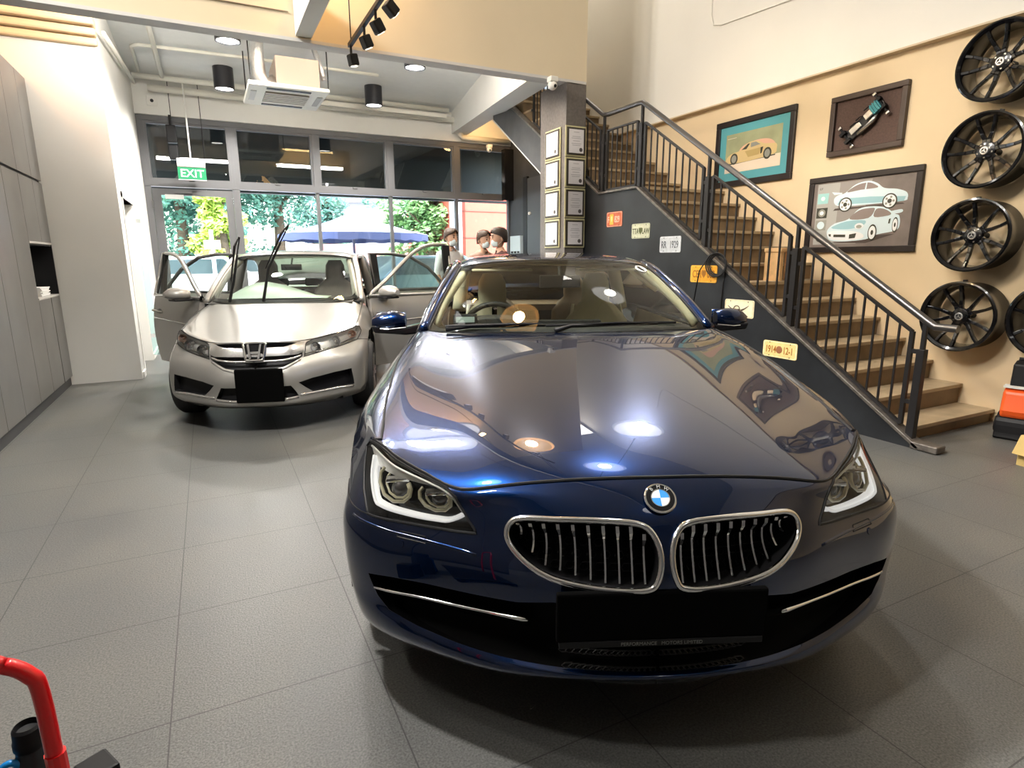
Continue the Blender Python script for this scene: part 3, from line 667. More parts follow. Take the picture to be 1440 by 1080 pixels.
for x in (-.20, .19):
    MB().bar((x, -.04, -.11), (x, -.04, .11), .016).build('axle', BLACK, c)
    for z in (-.115, .115): MB().box(x-.018, x+.018, -.055, -.03, z-.012, z+.012).build('hub', SILV, c, bevel=.004)
    MB().box(x-.03, x+.03, -.07, -.03, -.06, -.03).box(x-.03, x+.03, -.07, -.03, .03, .06).build('damper', BLACK, c)
for x, z in ((-.05, .055), (.05, .07), (-.12, .05)): MB().tube([(x, -.05, z), (x+.05, -.06, z-.01), (x+.09, -.05, .02)], .006, 6).build('wire', BLACK, c)
# 3: two pale blue sports cars
t, w, h = pic_root('framed_picture', 3.19, 4.30, 1.372, 2.112, 'large framed print of two pale blue sports cars, lowest of the pictures')
frame(t, w, h, .055, .035, FRM, .012)
MB().box(-w/2+.05, w/2-.05, -.016, -.012, -h/2+.05, h/2-.05).build('mount', mat('print_taupe', (.20, .165, .145), .6, var=.18, vscale=5), t)
flat(t, 'print', [(-.46, -.29), (-.23, -.29), (-.22, .30), (-.46, .30)], .016, mat('print_stone', (.42, .41, .38), .6))
flat(t, 'print', [(-.23, -.29), (.0, -.29), (.10, .30), (-.22, .30)], .016, mat('print_stone2', (.31, .28, .255), .6))
CARB = mat('print_ice', (.66, .78, .82), .5); CARS = mat('print_ice_shade', (.33, .55, .60), .5); WIN = mat('print_window', (.26, .21, .19), .5); WHT = mat('print_white', (.85, .86, .86), .5)
# upper: side view
flat(t, 'car_drawing', smoothp([(-.25, .09), (-.27, .15), (-.22, .185), (-.16, .195), (-.06, .265), (.06, .285), (.15, .255), (.22, .205), (.34, .185), (.425, .15), (.44, .10), (.40, .075), (.1, .07), (-.15, .07)]), .0174, CARB)
flat(t, 'car_drawing', smoothp([(-.14, .20), (-.05, .255), (.06, .27), (.13, .245), (.155, .215), (.0, .21)]), .019, WIN)
flat(t, 'car_drawing', [(-.23, .09), (.41, .075), (.425, .115), (.1, .14), (-.2, .145)], .0186, CARS)
flat(t, 'car_drawing', [(-.30, .215), (-.19, .20), (-.19, .19), (-.27, .185)], .0186, CARB)
flat(t, 'car_drawing', [(.035, .21), (.045, .275), (.055, .275), (.05, .21)], .0198, CARB)
for x in (-.145, .285):
    for r, m, d in ((.068, dk, 0), (.056, WHT, .0012), (.02, dk, .0024)): flat(t, 'car_drawing', ell(x, .085, r, r), .020+d, m)
    for a in range(5): flat(t, 'car_drawing', ell(x+.036*math.cos(a*1.257), .085+.036*math.sin(a*1.257), .011, .011, 8), .0226, gr)
flat(t, 'car_drawing', [(-.27, .035), (.42, .05), (.40, .062), (-.25, .055)], .0172, mat('print_shadow', (.08, .06, .05), .6))
# lower: three-quarter front view
flat(t, 'car_drawing', smoothp([(-.30, -.22), (-.31, -.15), (-.24, -.09), (-.10, -.055), (.0, .035), (.12, .05), (.25, .03), (.345, -.03), (.385, -.05), (.40, -.12), (.37, -.18), (.2, -.21), (.1, -.25), (-.1, -.265), (-.25, -.255)]), .0174, CARB)
flat(t, 'car_drawing', smoothp([(-.085, -.055), (.0, .02), (.12, .035), (.155, .02), (.10, -.055)]), .019, WIN); flat(t, 'car_drawing', smoothp([(.17, .022), (.25, .015), (.31, -.035), (.16, -.05)]), .019, WIN)
flat(t, 'car_drawing', smoothp([(-.27, -.13), (-.12, -.075), (.07, -.075), (.05, -.125), (-.1, -.15)]), .019, CARS)
flat(t, 'car_drawing', smoothp([(-.29, -.17), (-.05, -.17), (.06, -.2), (.06, -.24), (-.1, -.255), (-.26, -.24)]), .0186, WHT)
flat(t, 'car_drawing', [(-.235, -.195), (-.11, -.2), (-.11, -.225), (-.235, -.22)], .0204, dk); flat(t, 'car_drawing', [(-.07, -.2), (0, -.19), (-.01, -.235), (-.07, -.24)], .0204, dk); flat(t, 'car_drawing', [(-.29, -.19), (-.265, -.19), (-.265, -.215), (-.285, -.21)], .0204, dk)
flat(t, 'car_drawing', ell(.02, -.125, .045, .028), .0204, WHT); flat(t, 'car_drawing', ell(.02, -.13, .028, .016), .0216, gr)
flat(t, 'car_drawing', smoothp([(.30, -.01), (.40, .005), (.41, -.02), (.35, -.03)]), .0186, CARB); flat(t, 'car_drawing', [(.30, -.075), (.315, -.07), (.31, -.115), (.295, -.115)], .0204, dk)
for x, z, rx, rz in ((.155, -.19, .042, .075), (.36, -.13, .026, .068)):
    for r, m, d in ((1., dk, 0), (.8, WHT, .0012), (.3, dk, .0024)): flat(t, 'car_drawing', ell(x, z, rx*r, rz*r), .021+d, m)
flat(t, 'car_drawing', [(-.29, -.275), (.1, -.285), (.36, -.21), (.2, -.215), (-.1, -.262)], .0172, MATS['print_shadow'])
for k, z in enumerate((.16, .02, -.10, -.225)):
    m = [mat('print_aqua', (.35, .62, .60), .5), dk, gr, dk][k]
    flat(t, 'small_photo', [(-.45, z-.05), (-.335, z-.05), (-.33, z+.05), (-.45, z+.05)], .0176, m if k < 3 else MATS['print_stone'])
    if k: flat(t, 'small_photo', ell(-.39, z, .04, .038), .019, gr if k == 1 else (CARB if k == 2 else dk))
    if k != 2: flat(t, 'small_photo', ell(-.39, z, .022, .02), .0202, WHT)
text('caption', 'GT', .028, dk, t, (-.42, -.0178, .255), (PI/2, 0, 0))
# ------------------------------------------------------------------ black alloy wheels on the wall
RIMB = mat('rim_gloss_black', (.004, .004, .005), .22, coat=.5, coat_rough=.05, spec=.35)
def rim():
    t = thing('alloy_wheel', 'gloss black alloy wheel', 'alloy wheel', (5.38, 2.66, .85), -PI/2)
    R = .282   # local -y faces the room
    prof = [(R-.030, .012), (R-.012, .0), (R, .004), (R, .016), (R-.018, .028), (R-.026, .10), (R-.036, .17), (R-.012, .225), (R-.012, .235), (R-.035, .235), (R-.048, .17), (R-.040, .06), (R-.034, .02), (R-.030, .012)]
    MB().lathe(prof, 56, (0, 0, 0), 'y').build('barrel', RIMB, t, smooth=.6)
    for k in range(5):
        a = PI/2+.3+k*2*PI/5; s = MB()
        for sg in (-1, 1):
            P = []
            for q, (r, off, yy, wd) in enumerate(((.03, .010, .060, .034), (.085, .017, .062, .032), (.13, .034, .054, .027), (.19, .052, .034, .023), (.255, .064, .018, .025))):
                P.append((r, off*sg, yy, wd))
            for (r0, o0, y0_, w0), (r1, o1, y1_, w1) in zip(P, P[1:]):
                def pt(r, o, y): return (r*math.cos(a)-o*math.sin(a), y, r*math.sin(a)+o*math.cos(a))
                v = [pt(r0, o0-w0/2, y0_), pt(r0, o0+w0/2, y0_), pt(r0, o0+w0/2, y0_+.035), pt(r0, o0-w0/2, y0_+.035), pt(r1, o1-w1/2, y1_), pt(r1, o1+w1/2, y1_), pt(r1, o1+w1/2, y1_+.03), pt(r1, o1-w1/2, y1_+.03)]
                s.add(v, [(0, 1, 5, 4), (1, 2, 6, 5), (2, 3, 7, 6), (3, 0, 4, 7), (0, 3, 2, 1), (4, 5, 6, 7)])
        s.build('spoke', RIMB, t, bevel=.004)
    MB().lathe([(.0, .045), (.03, .045), (.065, .055), (.07, .075), (.06, .10), (0, .10)], 24, (0, 0, 0), 'y').build('hub', RIMB, t, smooth=.6)
    cp = MB().lathe([(0, .036), (.026, .036), (.031, .040), (.031, .048)], 24, (0, 0, 0), 'y').build('centre_cap', mat('cap_silver', (.75, .75, .76), .25, metal=.8), t, smooth=.6)
    MB().lathe([(.016, .0345), (.019, .0345), (.019, .037), (.016, .037), (.016, .0345)], 20, (0, 0, 0), 'y').build('ring_mark', BLACKG, cp)
    sm = MB()
    for k in range(3):
        a = PI/2+k*2*PI/3; c_, s_ = math.cos(a), math.sin(a)
        for sg in (-1, 1):   # the gaps between the three points, dark
            b_ = a+PI/3; sm_ = 0
        b_ = a+PI/3
        sm.prism([(.004*math.cos(b_), .004*math.sin(b_)), (.015*math.cos(b_-.75), .015*math.sin(b_-.75)), (.0165*math.cos(b_), .0165*math.sin(b_)), (.015*math.cos(b_+.75), .015*math.sin(b_+.75))], .0345, .037, lambda x, y, z: (x, z, y))
    sm.build('star_mark', BLACKG, cp)
    for k in range(5):
        a = PI/2+k*2*PI/5+.3+PI/5; MB().lathe([(0, .05), (.007, .05), (.008, .056)], 8, (.05*math.cos(a), 0, .05*math.sin(a)), 'y').build('bolt', CHROME, t)
    MB().lathe([(0, .10), (.025, .10), (.025, .26)], 12, (0, 0, 0), 'y').build('wall_peg', BLACK, t)
    MB().box(-.012, .012, .05, .075, R-.002, R+.012).build('valve_clip', STEEL, t)
    return t
r0 = rim(); r0['group'] = 'alloy wheels hung on the cream wall'
r0['label'] = 'gloss black alloy wheel behind the handrail end, lowest in the column'
dup(r0, (5.38, 2.655, 1.49), (0, 0, -PI/2), 'gloss black alloy wheel level with the lowest picture, second from the bottom')
dup(r0, (5.38, 2.66, 2.125), (0, .25, -PI/2), 'gloss black alloy wheel with a bright lamp glint, second from the top')
dup(r0, (5.38, 2.645, 2.75), (0, .12, -PI/2), 'topmost gloss black alloy wheel, just under the wall ledge')
dup(r0, (5.38, 2.045, .87), (0, .5, -PI/2), 'gloss black alloy wheel cut by the picture edge, above the orange machine')
# ------------------------------------------------------------------ orange pressure washer and cardboard box by the wall
t = thing('pressure_washer', 'orange and black pressure washer standing by the cream wall', 'pressure washer', (5.27, 2.06, 0), .25)
ORG = mat('orange_plastic', (.85, .11, .015), .38)
MB().prism(smoothp([(-.10, .0), (-.12, .05), (-.11, .16), (.0, .2), (.12, .16), (.14, .05), (.12, 0)]), -.14, .14, lambda a, b, c: (a, c, b)).build('base', BLACK, t, bevel=.01)
MB().prism([(-.115, .17), (-.135, .22), (-.105, .36), (-.02, .40), (.09, .38), (.12, .24), (.09, .17), (.0, .12)], -.125, .125, lambda a, b, c: (a, c, b)).build('housing', ORG, t, bevel=.02)
MB().prism([(-.07, .36), (-.05, .56), (.05, .58), (.08, .38)], -.10, .10, lambda a, b, c: (a, c, b)).build('column', BLACK, t, bevel=.015)
MB().lathe([(0, -.02), (.028, -.02), (.032, .02)], 14, (-.03, -.125, .29), 'y').build('dial', BLACK, t)
MB().box(-.10, -.02, -.128, .128, .385, .40).build('trim', WHITE, t)
MB().tube([(.03+.09*math.cos(a), -.12, .58+.10*math.sin(a)) for a in [k*PI/10 for k in range(20)]], .014, 8, closed=True).tube([(.03+.075*math.cos(a), -.085, .58+.085*math.sin(a)) for a in [k*PI/10 for k in range(20)]], .014, 8, closed=True).build('hose', BLACK, t, smooth=True)
for s in (-1, 1): MB().lathe([(0, -.02), (.06, -.02), (.07, 0), (.06, .02), (0, .02)], 18, (.09, s*.15, .07), 'y').build('wheel', BLACK, t, smooth=.6)
MB().tube([(.05, -.08, .50), (.055, -.08, .585), (.055, .08, .585), (.05, .08, .50)], .014, 8).build('handle', BLACK, t, smooth=True)
t = thing('cardboard_box', 'tan cardboard box with printed marks at the picture edge', 'box', (4.72, 1.58, 0), -.15)
CB = mat('cardboard', (.50, .36, .13), .8, var=.08, vscale=10)
MB().box(-.17, .2, -.18, .18, 0, .20).build('body', CB, t)
fl = MB().box(-.13, 0, -.18, .18, -.002, .002).build('flap', CB, t); fl.location = (-.17, 0, .2); fl.rotation_euler = (0, -1.1, 0)
MB().box(-.173, -.1695, -.08, .0, .03, .05).box(-.173, -.1695, -.08, -.03, .06, .075).build('printed_mark', mat('box_ink', (.1, .06, .03), .7), t)
# ------------------------------------------------------------------ red trolley handle, black bottle and blue spray head, bottom left
t = thing('red_trolley', 'bent red tubular handle of a trolley at the lower left corner', 'trolley', (-.36, 1.02, 0))
REDM = mat('red_paint', (.75, .008, .012), .28, coat=.5)
hp = [(-.40, 0, .06), (-.385, 0, .68), (-.37, 0, .735), (-.33, .0, .765), (-.28, 0, .77), (.0, 0, .77), (.035, 0, .765), (.062, 0, .74), (.072, 0, .70), (.074, 0, .50), (.075, 0, .06)]
MB().tube([(x, y, z-(.018 if z > .6 else 0)) for x, y, z in curve_pts(hp, 5)], .0118, 14).build('handle', REDM, t, smooth=True)
MB().box(-.42, .15, -.16, .30, .05, .07).build('deck', BLACK, t, bevel=.008)
for x in (-.40, .13):
    for y in (-.12, .26): MB().lathe([(0, -.015), (.03, -.015), (.033, 0), (.03, .015), (0, .015)], 14, (x, y, .033), 'x').build('wheel', BLACK, t)
MB().tube([(.0745, 0, .58), (.075, 0, .53)], .0145, 12).build('sleeve', REDM, t)
t = thing('water_bottle', 'black bottle with a screw cap standing behind the red handle', 'bottle', (-.432, 1.41, 0))
MB().lathe([(0, 0), (.034, 0), (.037, .015), (.037, .27), (.034, .295), (.027, .315), (.0265, .33)], 24).build('body', mat('bottle_black', (.02, .022, .028), .3), t, smooth=.7)
MB().lathe([(.0265, .325), (.029, .33), (.029, .345), (.027, .350), (.0265, .372), (.022, .378), (.019, .366), (.0, .364)], 24).build('cap', BLACK, t, smooth=.6)
t = thing('spray_bottle', 'shiny blue spray bottle beside the black bottle, partly out of view', 'bottle', (-.515, 1.40, 0))
BLU = mat('blue_plastic', (.01, .22, .60), .2)
MB().lathe([(0, 0), (.036, 0), (.04, .02), (.04, .26), (.022, .31), (.017, .335)], 24).build('body', BLU, t, smooth=True)
MB().lathe([(.019, .325), (.021, .345), (.010, .355), (0, .355)], 18).build('cap', BLU, t, smooth=.6)
MB().tube([(.05+.019*math.cos(a), -.01, .293+.021*math.sin(a)) for a in [k*PI/8 for k in range(16)]], .007, 8, closed=True).build('ring_handle', BLU, t, smooth=True)
t = thing('black_case', 'edge of a small black case with steel trim at the bottom left', 'case', (-.325, 1.47, 0), .5)
MB().box(-.05, .02, -.03, .05, 0, .185).build('body', BLACK, t, bevel=.006)
MB().box(-.056, -.05, -.03, .05, .02, .175).build('trim', mat('steel_trim', (.5, .48, .42), .3, metal=.9), t)
# small yellow leaf on the floor in front of the blue car
P_ = (.98, .62, .0)
lf = MB().prism(smoothp([(-.008, -.012), (.006, -.008), (.012, .004), (.002, .014), (-.01, .006)], 3), .001, .004).build('fallen_leaf', mat('leaf_yellow', (.75, .6, .15), .6)); lf.location = P_
tag(lf, 'tiny yellow scrap lying on the dark floor before the blue car', 'scrap')

BG = [  # rows bottom lip -> cowl, nine points centre -> side: (half width, back, height)
 [(0,.15,.232),(.12,.155,.231),(.26,.18,.226),(.40,.23,.21),(.52,.29,.206),(.635,.355,.20),(.74,.42,.20),(.82,.50,.20),(.86,.60,.21)],
 [(0,.05,.257),(.12,.056,.256),(.26,.08,.25),(.40,.125,.236),(.52,.182,.232),(.635,.25,.228),(.74,.325,.226),(.835,.43,.23),(.872,.59,.24)],
 [(0,.02,.292),(.12,.026,.291),(.26,.052,.288),(.40,.10,.282),(.52,.16,.285),(.64,.228,.292),(.752,.302,.302),(.852,.42,.31),(.878,.58,.32)],
 [(0,.05,.31),(.12,.055,.31),(.26,.08,.312),(.40,.128,.318),(.52,.185,.325),(.64,.25,.335),(.755,.318,.345),(.862,.425,.355),(.884,.58,.36)],
 [(0,.03,.42),(.12,.037,.42),(.26,.065,.42),(.40,.12,.42),(.52,.18,.42),(.64,.245,.425),(.765,.315,.43),(.872,.43,.435),(.89,.59,.44)],
 [(0,.015,.50),(.12,.023,.50),(.26,.055,.50),(.40,.112,.50),(.50,.165,.505),(.63,.24,.51),(.76,.32,.52),(.874,.43,.525),(.893,.60,.53)],
 [(0,.02,.565),(.12,.028,.565),(.26,.062,.562),(.39,.115,.56),(.475,.16,.565),(.615,.245,.565),(.735,.318,.565),(.86,.425,.57),(.893,.61,.585)],
 [(0,.04,.63),(.12,.048,.63),(.26,.085,.625),(.38,.135,.615),(.467,.178,.617),(.60,.258,.612),(.705,.318,.606),(.825,.42,.61),(.895,.65,.635)],
 [(0,.07,.685),(.12,.078,.685),(.26,.112,.677),(.385,.155,.662),(.48,.20,.652),(.60,.278,.65),(.71,.35,.653),(.815,.475,.66),(.90,.70,.66)],
 [(0,.11,.73),(.12,.117,.73),(.26,.142,.722),(.39,.178,.70),(.495,.22,.685),(.60,.292,.688),(.71,.383,.698),(.808,.525,.712),(.905,.74,.675)],
 [(0,.17,.768),(.12,.172,.767),(.26,.185,.757),(.40,.21,.738),(.506,.24,.717),(.60,.31,.722),(.71,.42,.738),(.80,.565,.762),(.91,.79,.69)],
 [(0,.30,.808),(.13,.30,.807),(.28,.312,.80),(.42,.333,.784),(.53,.36,.762),(.63,.42,.760),(.73,.52,.768),(.83,.68,.776),(.918,.85,.70)],
 [(0,.55,.858),(.13,.55,.857),(.28,.56,.851),(.42,.57,.838),(.545,.59,.817),(.655,.63,.805),(.755,.69,.803),(.86,.80,.787),(.925,.92,.70)],
 [(0,.85,.905),(.13,.85,.904),(.28,.855,.899),(.43,.86,.887),(.56,.87,.868),(.68,.89,.856),(.78,.92,.846),(.882,.97,.80),(.942,1.03,.70)],
 [(0,1.15,.95),(.13,1.15,.949),(.29,1.15,.944),(.44,1.155,.932),(.57,1.16,.916),(.69,1.17,.907),(.787,1.18,.897),(.888,1.21,.815),(.945,1.25,.70)],
 [(0,1.38,.98),(.13,1.38,.979),(.29,1.39,.975),(.44,1.40,.966),(.57,1.42,.955),(.69,1.45,.948),(.787,1.48,.935),(.892,1.50,.825),(.945,1.52,.69)],
 [(0,1.53,.985),(.13,1.535,.985),(.29,1.545,.983),(.44,1.57,.98),(.57,1.61,.976),(.68,1.67,.972),(.777,1.75,.96),(.89,1.82,.835),(.945,1.82,.69)],
]

# ------------------------------------------------------------------ the blue coupe
BLUE = mat('blue_paint', (.0003, .012, .060), .26, metal=.88, coat=1., coat_rough=.012, spec=0.)
_nt = BLUE.node_tree; _b = _nt.nodes['Principled BSDF']; _b.inputs['Coat IOR'].default_value = 1.58
LAMPBODY = mat('lamp_housing', (.035, .035, .035), .25, metal=.3)
LENS = glass_mat('lamp_lens_glass', (.97, .97, .95), refl=.9)
WSG = glass_mat('windscreen_glass', (.88, .93, .87), refl=.75)
DRL = mat('light_guide_glow', (.78, .78, .76), .25, coat=.5, emit=(1, 1, 1), estr=.4); RING = mat('ring_light_guide', (.62, .58, .40), .25, coat=.6)  # headlight guides are off; a slight glow is added to whiten them
RUB = mat('tyre_rubber', (.015, .015, .016), .7); DSH = mat('dash_black', (.02, .02, .019), .6)
LEA = mat('cream_leather', (.64, .58, .42), .5, var=.06, vscale=6); LEAD = mat('olive_leather', (.30, .27, .18), .55); TRIMB = mat('brown_trim', (.22, .15, .09), .5); HEADL = mat('headliner', (.70, .64, .46), .8)
def car_wheel(par, x, y, r, w, m_r, name='wheel', n=5):
    s = 1 if x > 0 else -1
    t = MB().lathe([(r*.66, -w*.5), (r*.93, -w*.5), (r*.99, -w*.36), (r, -w*.1), (r, w*.1), (r*.99, w*.36), (r*.93, w*.5), (r*.66, w*.5), (r*.64, 0), (r*.66, -w*.5)], 40, (0, 0, 0), 'x').build(name, RUB, par, smooth=.7)
    t.location = (x, y, r)
    rm = MB().lathe([(r*.66, s*w*.48), (r*.62, s*w*.44), (r*.60, s*w*.1), (.0, s*w*.05)], 36, (0, 0, 0), 'x')
    for k in range(n*2):
        a = 2*PI*(k//2)/n+(.13 if k % 2 else -.13); c, q = math.cos(a), math.sin(a)
        rm.bar((s*w*.40, r*.1*c, r*.1*q), (s*w*.44, r*.62*c, r*.62*q), .03, .03, up=(1, 0, 0))
    rm.lathe([(0, s*w*.46), (r*.13, s*w*.44), (r*.14, s*w*.2)], 16, (0, 0, 0), 'x')
    rm.build('rim', m_r, t, smooth=.6)
    return t
BO = (.919, .982)
bcar = thing('blue_coupe', 'deep blue coupe with twin chrome grilles, largest thing in the picture', 'car', (BO[0], BO[1], 0), math.radians(-24))
BP = Patch(BG)
# which way is out: towards -y at the nose
BP.out = -1. if BP.nrm(np.array([1.]), np.array([5.]))[0][1] > 0 else 1.
SEAM = [(6.9, 10.12), (6.48, 10.6), (6.3, 11.5), (6.24, 12.4), (6.16, 13.2), (6.2, 14.3), (5.98, 15.1), (5.9, 15.98)]
HLB = [(6.6, 6.8), (5.8, 6.84), (5.04, 6.84), (4.44, 6.9), (3.96, 7.05)]
HLI = [(4.06, 7.72), (4.12, 8.52), (4.22, 9.4), (4.45, 9.98)]
HLT = [(5.0, 10.12), (5.64, 10.2), (6.28, 10.16), (6.8, 10.02), (7.05, 9.95)]
HLO = [(7.2, 9.6), (7.1, 8.6), (6.93, 7.7)]
HL = HLB+HLI+HLT+HLO
KID = curve_pts([(2.68, 8.16), (2.04, 8.10), (1.32, 8.08), (.56, 7.98), (.26, 7.58), (.12, 6.76), (.2, 5.9), (.42, 5.56), (1.12, 5.52), (1.84, 5.66), (2.24, 5.88), (2.6, 6.28), (2.94, 6.8), (3.06, 7.3), (2.95, 7.86)], 4, True)
INTK = [(0, 2.5), (1.8, 2.5), (2.8, 2.48), (4.08, 2.42), (5.0, 2.5), (5.75, 2.72), (6.02, 3.2), (6.18, 3.95), (5.6, 4.12), (4.7, 4.28), (3.7, 4.4), (2.7, 4.5), (2.1, 4.75), (1.2, 4.9), (0, 4.9)]
HOODP = [(0, 10), (4.0, 10), (4.45, 10.1), (5.0, 10.3), (5.64, 10.4), (6.28, 10.36)]+SEAM+[(0, 15.98)]
BUMP = [(0, 0), (8, 0), (8, 6.45), (7.4, 6.55)]+HLB+HLI+[(4.0, 9.98), (0, 9.98)]
FEND = [(7.4, 6.58), (8, 6.48), (8, 16), (5.93, 16)]+SEAM[::-1][1:]+[(7.05, 9.95)]+HLO+[(6.6, 6.8)]
bump = patch_mesh('bumper', BP, BUMP, [KID, INTK], BLUE, bcar, .1)
hood = patch_mesh('hood', BP, HOODP, [], BLUE, bcar, .1)

# dark shut lines sunk along the joints
gp = MB()
for sd_ in (-1, 1):
    edge_tube(gp, BP, HOODP[:6]+SEAM, .0045, .0005, False, 6, .2, sd_)
    edge_tube(gp, BP, [(8, 6.46), (7.4, 6.57), (6.6, 6.8)], .0025, .0003, False, 5, .2, sd_)
gp.build('shut_line', BLACK, bcar)
hb = patch_mesh('under_panel', BP, [(0, 9.6), (4.2, 9.6), (4.2, 10.6), (0, 10.6)], [], BLACK, bcar, .2, off=-.012)
def ring_wall(loop, off0, off1, side, name, m, par, p=BP, step=.15):
    L = []
    for i in range(len(loop)):
        a = np.array(loop[i], float); b = np.array(loop[(i+1) % len(loop)], float); k = max(1, int(math.ceil(np.abs(b-a).max()/step)))
        L += [a+(b-a)*q/k for q in range(k)]
    A = [p.pt(q, off0)*np.array([side, 1, 1]) for q in L]; Bq = [p.pt(q, off1)*np.array([side, 1, 1]) for q in L]; n = len(L)
    return MB().add(A+Bq, [(i, (i+1) % n, n+(i+1) % n, n+i) for i in range(n)]).build(name, m, par, smooth=True)
def side_patch(name, p, loop, holes, m, par, step, off, side):
    o = patch_mesh(name, p, loop, holes, m, None, step, mirror=False, off=off)
    if side < 0:
        me = o.data; me.transform(Matrix.Scale(-1, 4, (1, 0, 0))); me.flip_normals()
    o.parent = par
    return o
for sd_ in (-1, 1): side_patch('fender', BP, FEND, [], BLUE, bcar, .1, 0, sd_)
def st_tube(p, pts, r, off, side, n=8, closed=False):
    return [tuple(p.pt(q, off if not isinstance(off, list) else off[i])*np.array([side, 1, 1])) for i, q in enumerate(pts)]
for sd_ in (-1, 1):
    lamp = side_patch('headlight', BP, HL, [], BLACKG, bcar, .15, -.085, sd_)
    ring_wall(HL, -.004, -.085, sd_, 'housing', LAMPBODY, lamp)
    side_patch('lens', BP, HL, [], LENS, lamp, .12, .001, sd_)
    g = MB(); edge_tube(g, BP, HL, .004, .0, True, 6, .15, sd_); g.build('seal', BLACK, lamp)
    drl = curve_pts([(6.95, 9.3), (6.86, 8.4), (6.6, 7.55), (6.4, 7.42), (6.04, 7.36), (5.68, 7.32), (5.28, 7.28), (4.92, 7.3), (4.6, 7.42), (4.22, 8.05)], 4)
    m_ = MB()
    A = st_tube(BP, drl, 0, -.012, sd_); Bq = st_tube(BP, [(s, t+.30*min(1, .3+k/10)) for k, (s, t) in enumerate(drl)], 0, -.03, sd_)
    n = len(A); Cq = st_tube(BP, drl, 0, -.04, sd_)
    m_.add(A+Bq+Cq, [(i, i+1, n+i+1, n+i) for i in range(n-1)]+[(i, i+1, 2*n+i+1, 2*n+i) for i in range(n-1)]).tube(A, .0045, 6)
    m_.build('light_bar', DRL, lamp, smooth=True)
    brow = curve_pts([(7.08, 9.7), (6.64, 9.62), (6.16, 9.68), (5.68, 9.82), (5.28, 9.86), (4.88, 9.82), (4.58, 9.65), (4.34, 9.1), (4.18, 8.25)], 4)
    A = st_tube(BP, brow, 0, -.008, sd_); Bq = st_tube(BP, [(s-.02*k/36, t-.8*(1-k/len(brow))) for k, (s, t) in enumerate(brow)], 0, -.035, sd_); n = len(A)
    MB().add(A+Bq, [(i, i+1, n+i+1, n+i) for i in range(n-1)]).tube(A, .0035, 6).build('upper_trim', mat('lamp_trim_silver', (.88, .87, .83), .35, metal=.1), lamp, smooth=True)
    for cs, ct, rs_, rt in ((6.08, 8.65, .52, .82), (4.92, 8.72, .42, .80)):
        for f, r_, of in ((1., .0055, -.018), (.72, .004, -.03)):
            P = []
            for a in (-35, -10, 20, 55, 90, 125, 160, 190, 215):
                aa = math.radians(-a); q = (cs+rs_*f*math.cos(aa), ct+rt*f*math.sin(aa)); P.append(tuple(BP.pt(q, of)*np.array([sd_, 1, 1])))
            MB().tube(P, r_, 8).build('ring_guide', RING, lamp, smooth=True)
        c = BP.pt((cs, ct-.05), -.055)*np.array([sd_, 1, 1])
        MB().ball(c, .034, 18, 12).build('projector', mat('projector_glass', (.06, .06, .065), .04, coat=1), lamp, smooth=True)
        q0 = BP.pt((cs, ct+.35), -.03)*np.array([sd_, 1, 1])
        MB().cbox(q0, (.07, .03, .012)).build('reflector', CHROME, lamp, bevel=.003)
# kidney grilles
for sd_ in (-1, 1):
    k_ = side_patch('grille', BP, KID, [], mat('grille_void', (.002, .002, .002), .7, spec=.1), bcar, .15, -.075, sd_)
    ring_wall(KID, -.002, -.075, sd_, 'duct', BLACK, k_)
    g = MB(); edge_tube(g, BP, KID, .0085, .003, True, 8, .15, sd_); g.build('surround', CHROME, k_, smooth=True)
    hx = MB()
    for i in range(9):
        for j in range(3):
            q = BP.pt((.5+i*.28+.14*(j % 2), 6.1+j*.55), -.07)*np.array([sd_, 1, 1])
            hx.tube([q+np.array([.012*math.cos(a), 0, .012*math.sin(a)]) for a in [PI/3*z for z in range(6)]], .0018, 4, closed=True)
    hx.build('mesh_insert', mat('mesh_plastic', (.006, .006, .006), .5, spec=.2), k_)
    for i in range(10):
        s_ = .42+i*.265; P = []
        tb = 5.62 if s_ < 1.3 else 5.62+(s_-1.3)*.55 if s_ < 2.3 else 6.17+(s_-2.3)*1.9
        tt = 7.9 if s_ > .6 else 7.6
        v = MB(); R_ = []
        for q in range(9):
            t_ = tb+(tt-tb)*q/8; o_ = -.012-.018*math.sin(PI*q/8)*.6-(.012 if q < 7 else 0)
            p0 = BP.pt((s_, t_), o_)*np.array([sd_, 1, 1]); hw_ = .0024 if q < 7 else .0044
            R_.append((p0, hw_))
        vs = []
        for p0, hw_ in R_: vs += [p0+np.array([-hw_, 0, 0]), p0+np.array([hw_, 0, 0]), p0+np.array([hw_*.8, .03, 0]), p0+np.array([-hw_*.8, .03, 0])]
        fs = []
        for q in range(8):
            for w_ in range(4): fs.append((q*4+w_, q*4+(w_+1) % 4, q*4+4+(w_+1) % 4, q*4+4+w_))
        v.add(vs, fs).build('slat', [CHROME][0], k_)
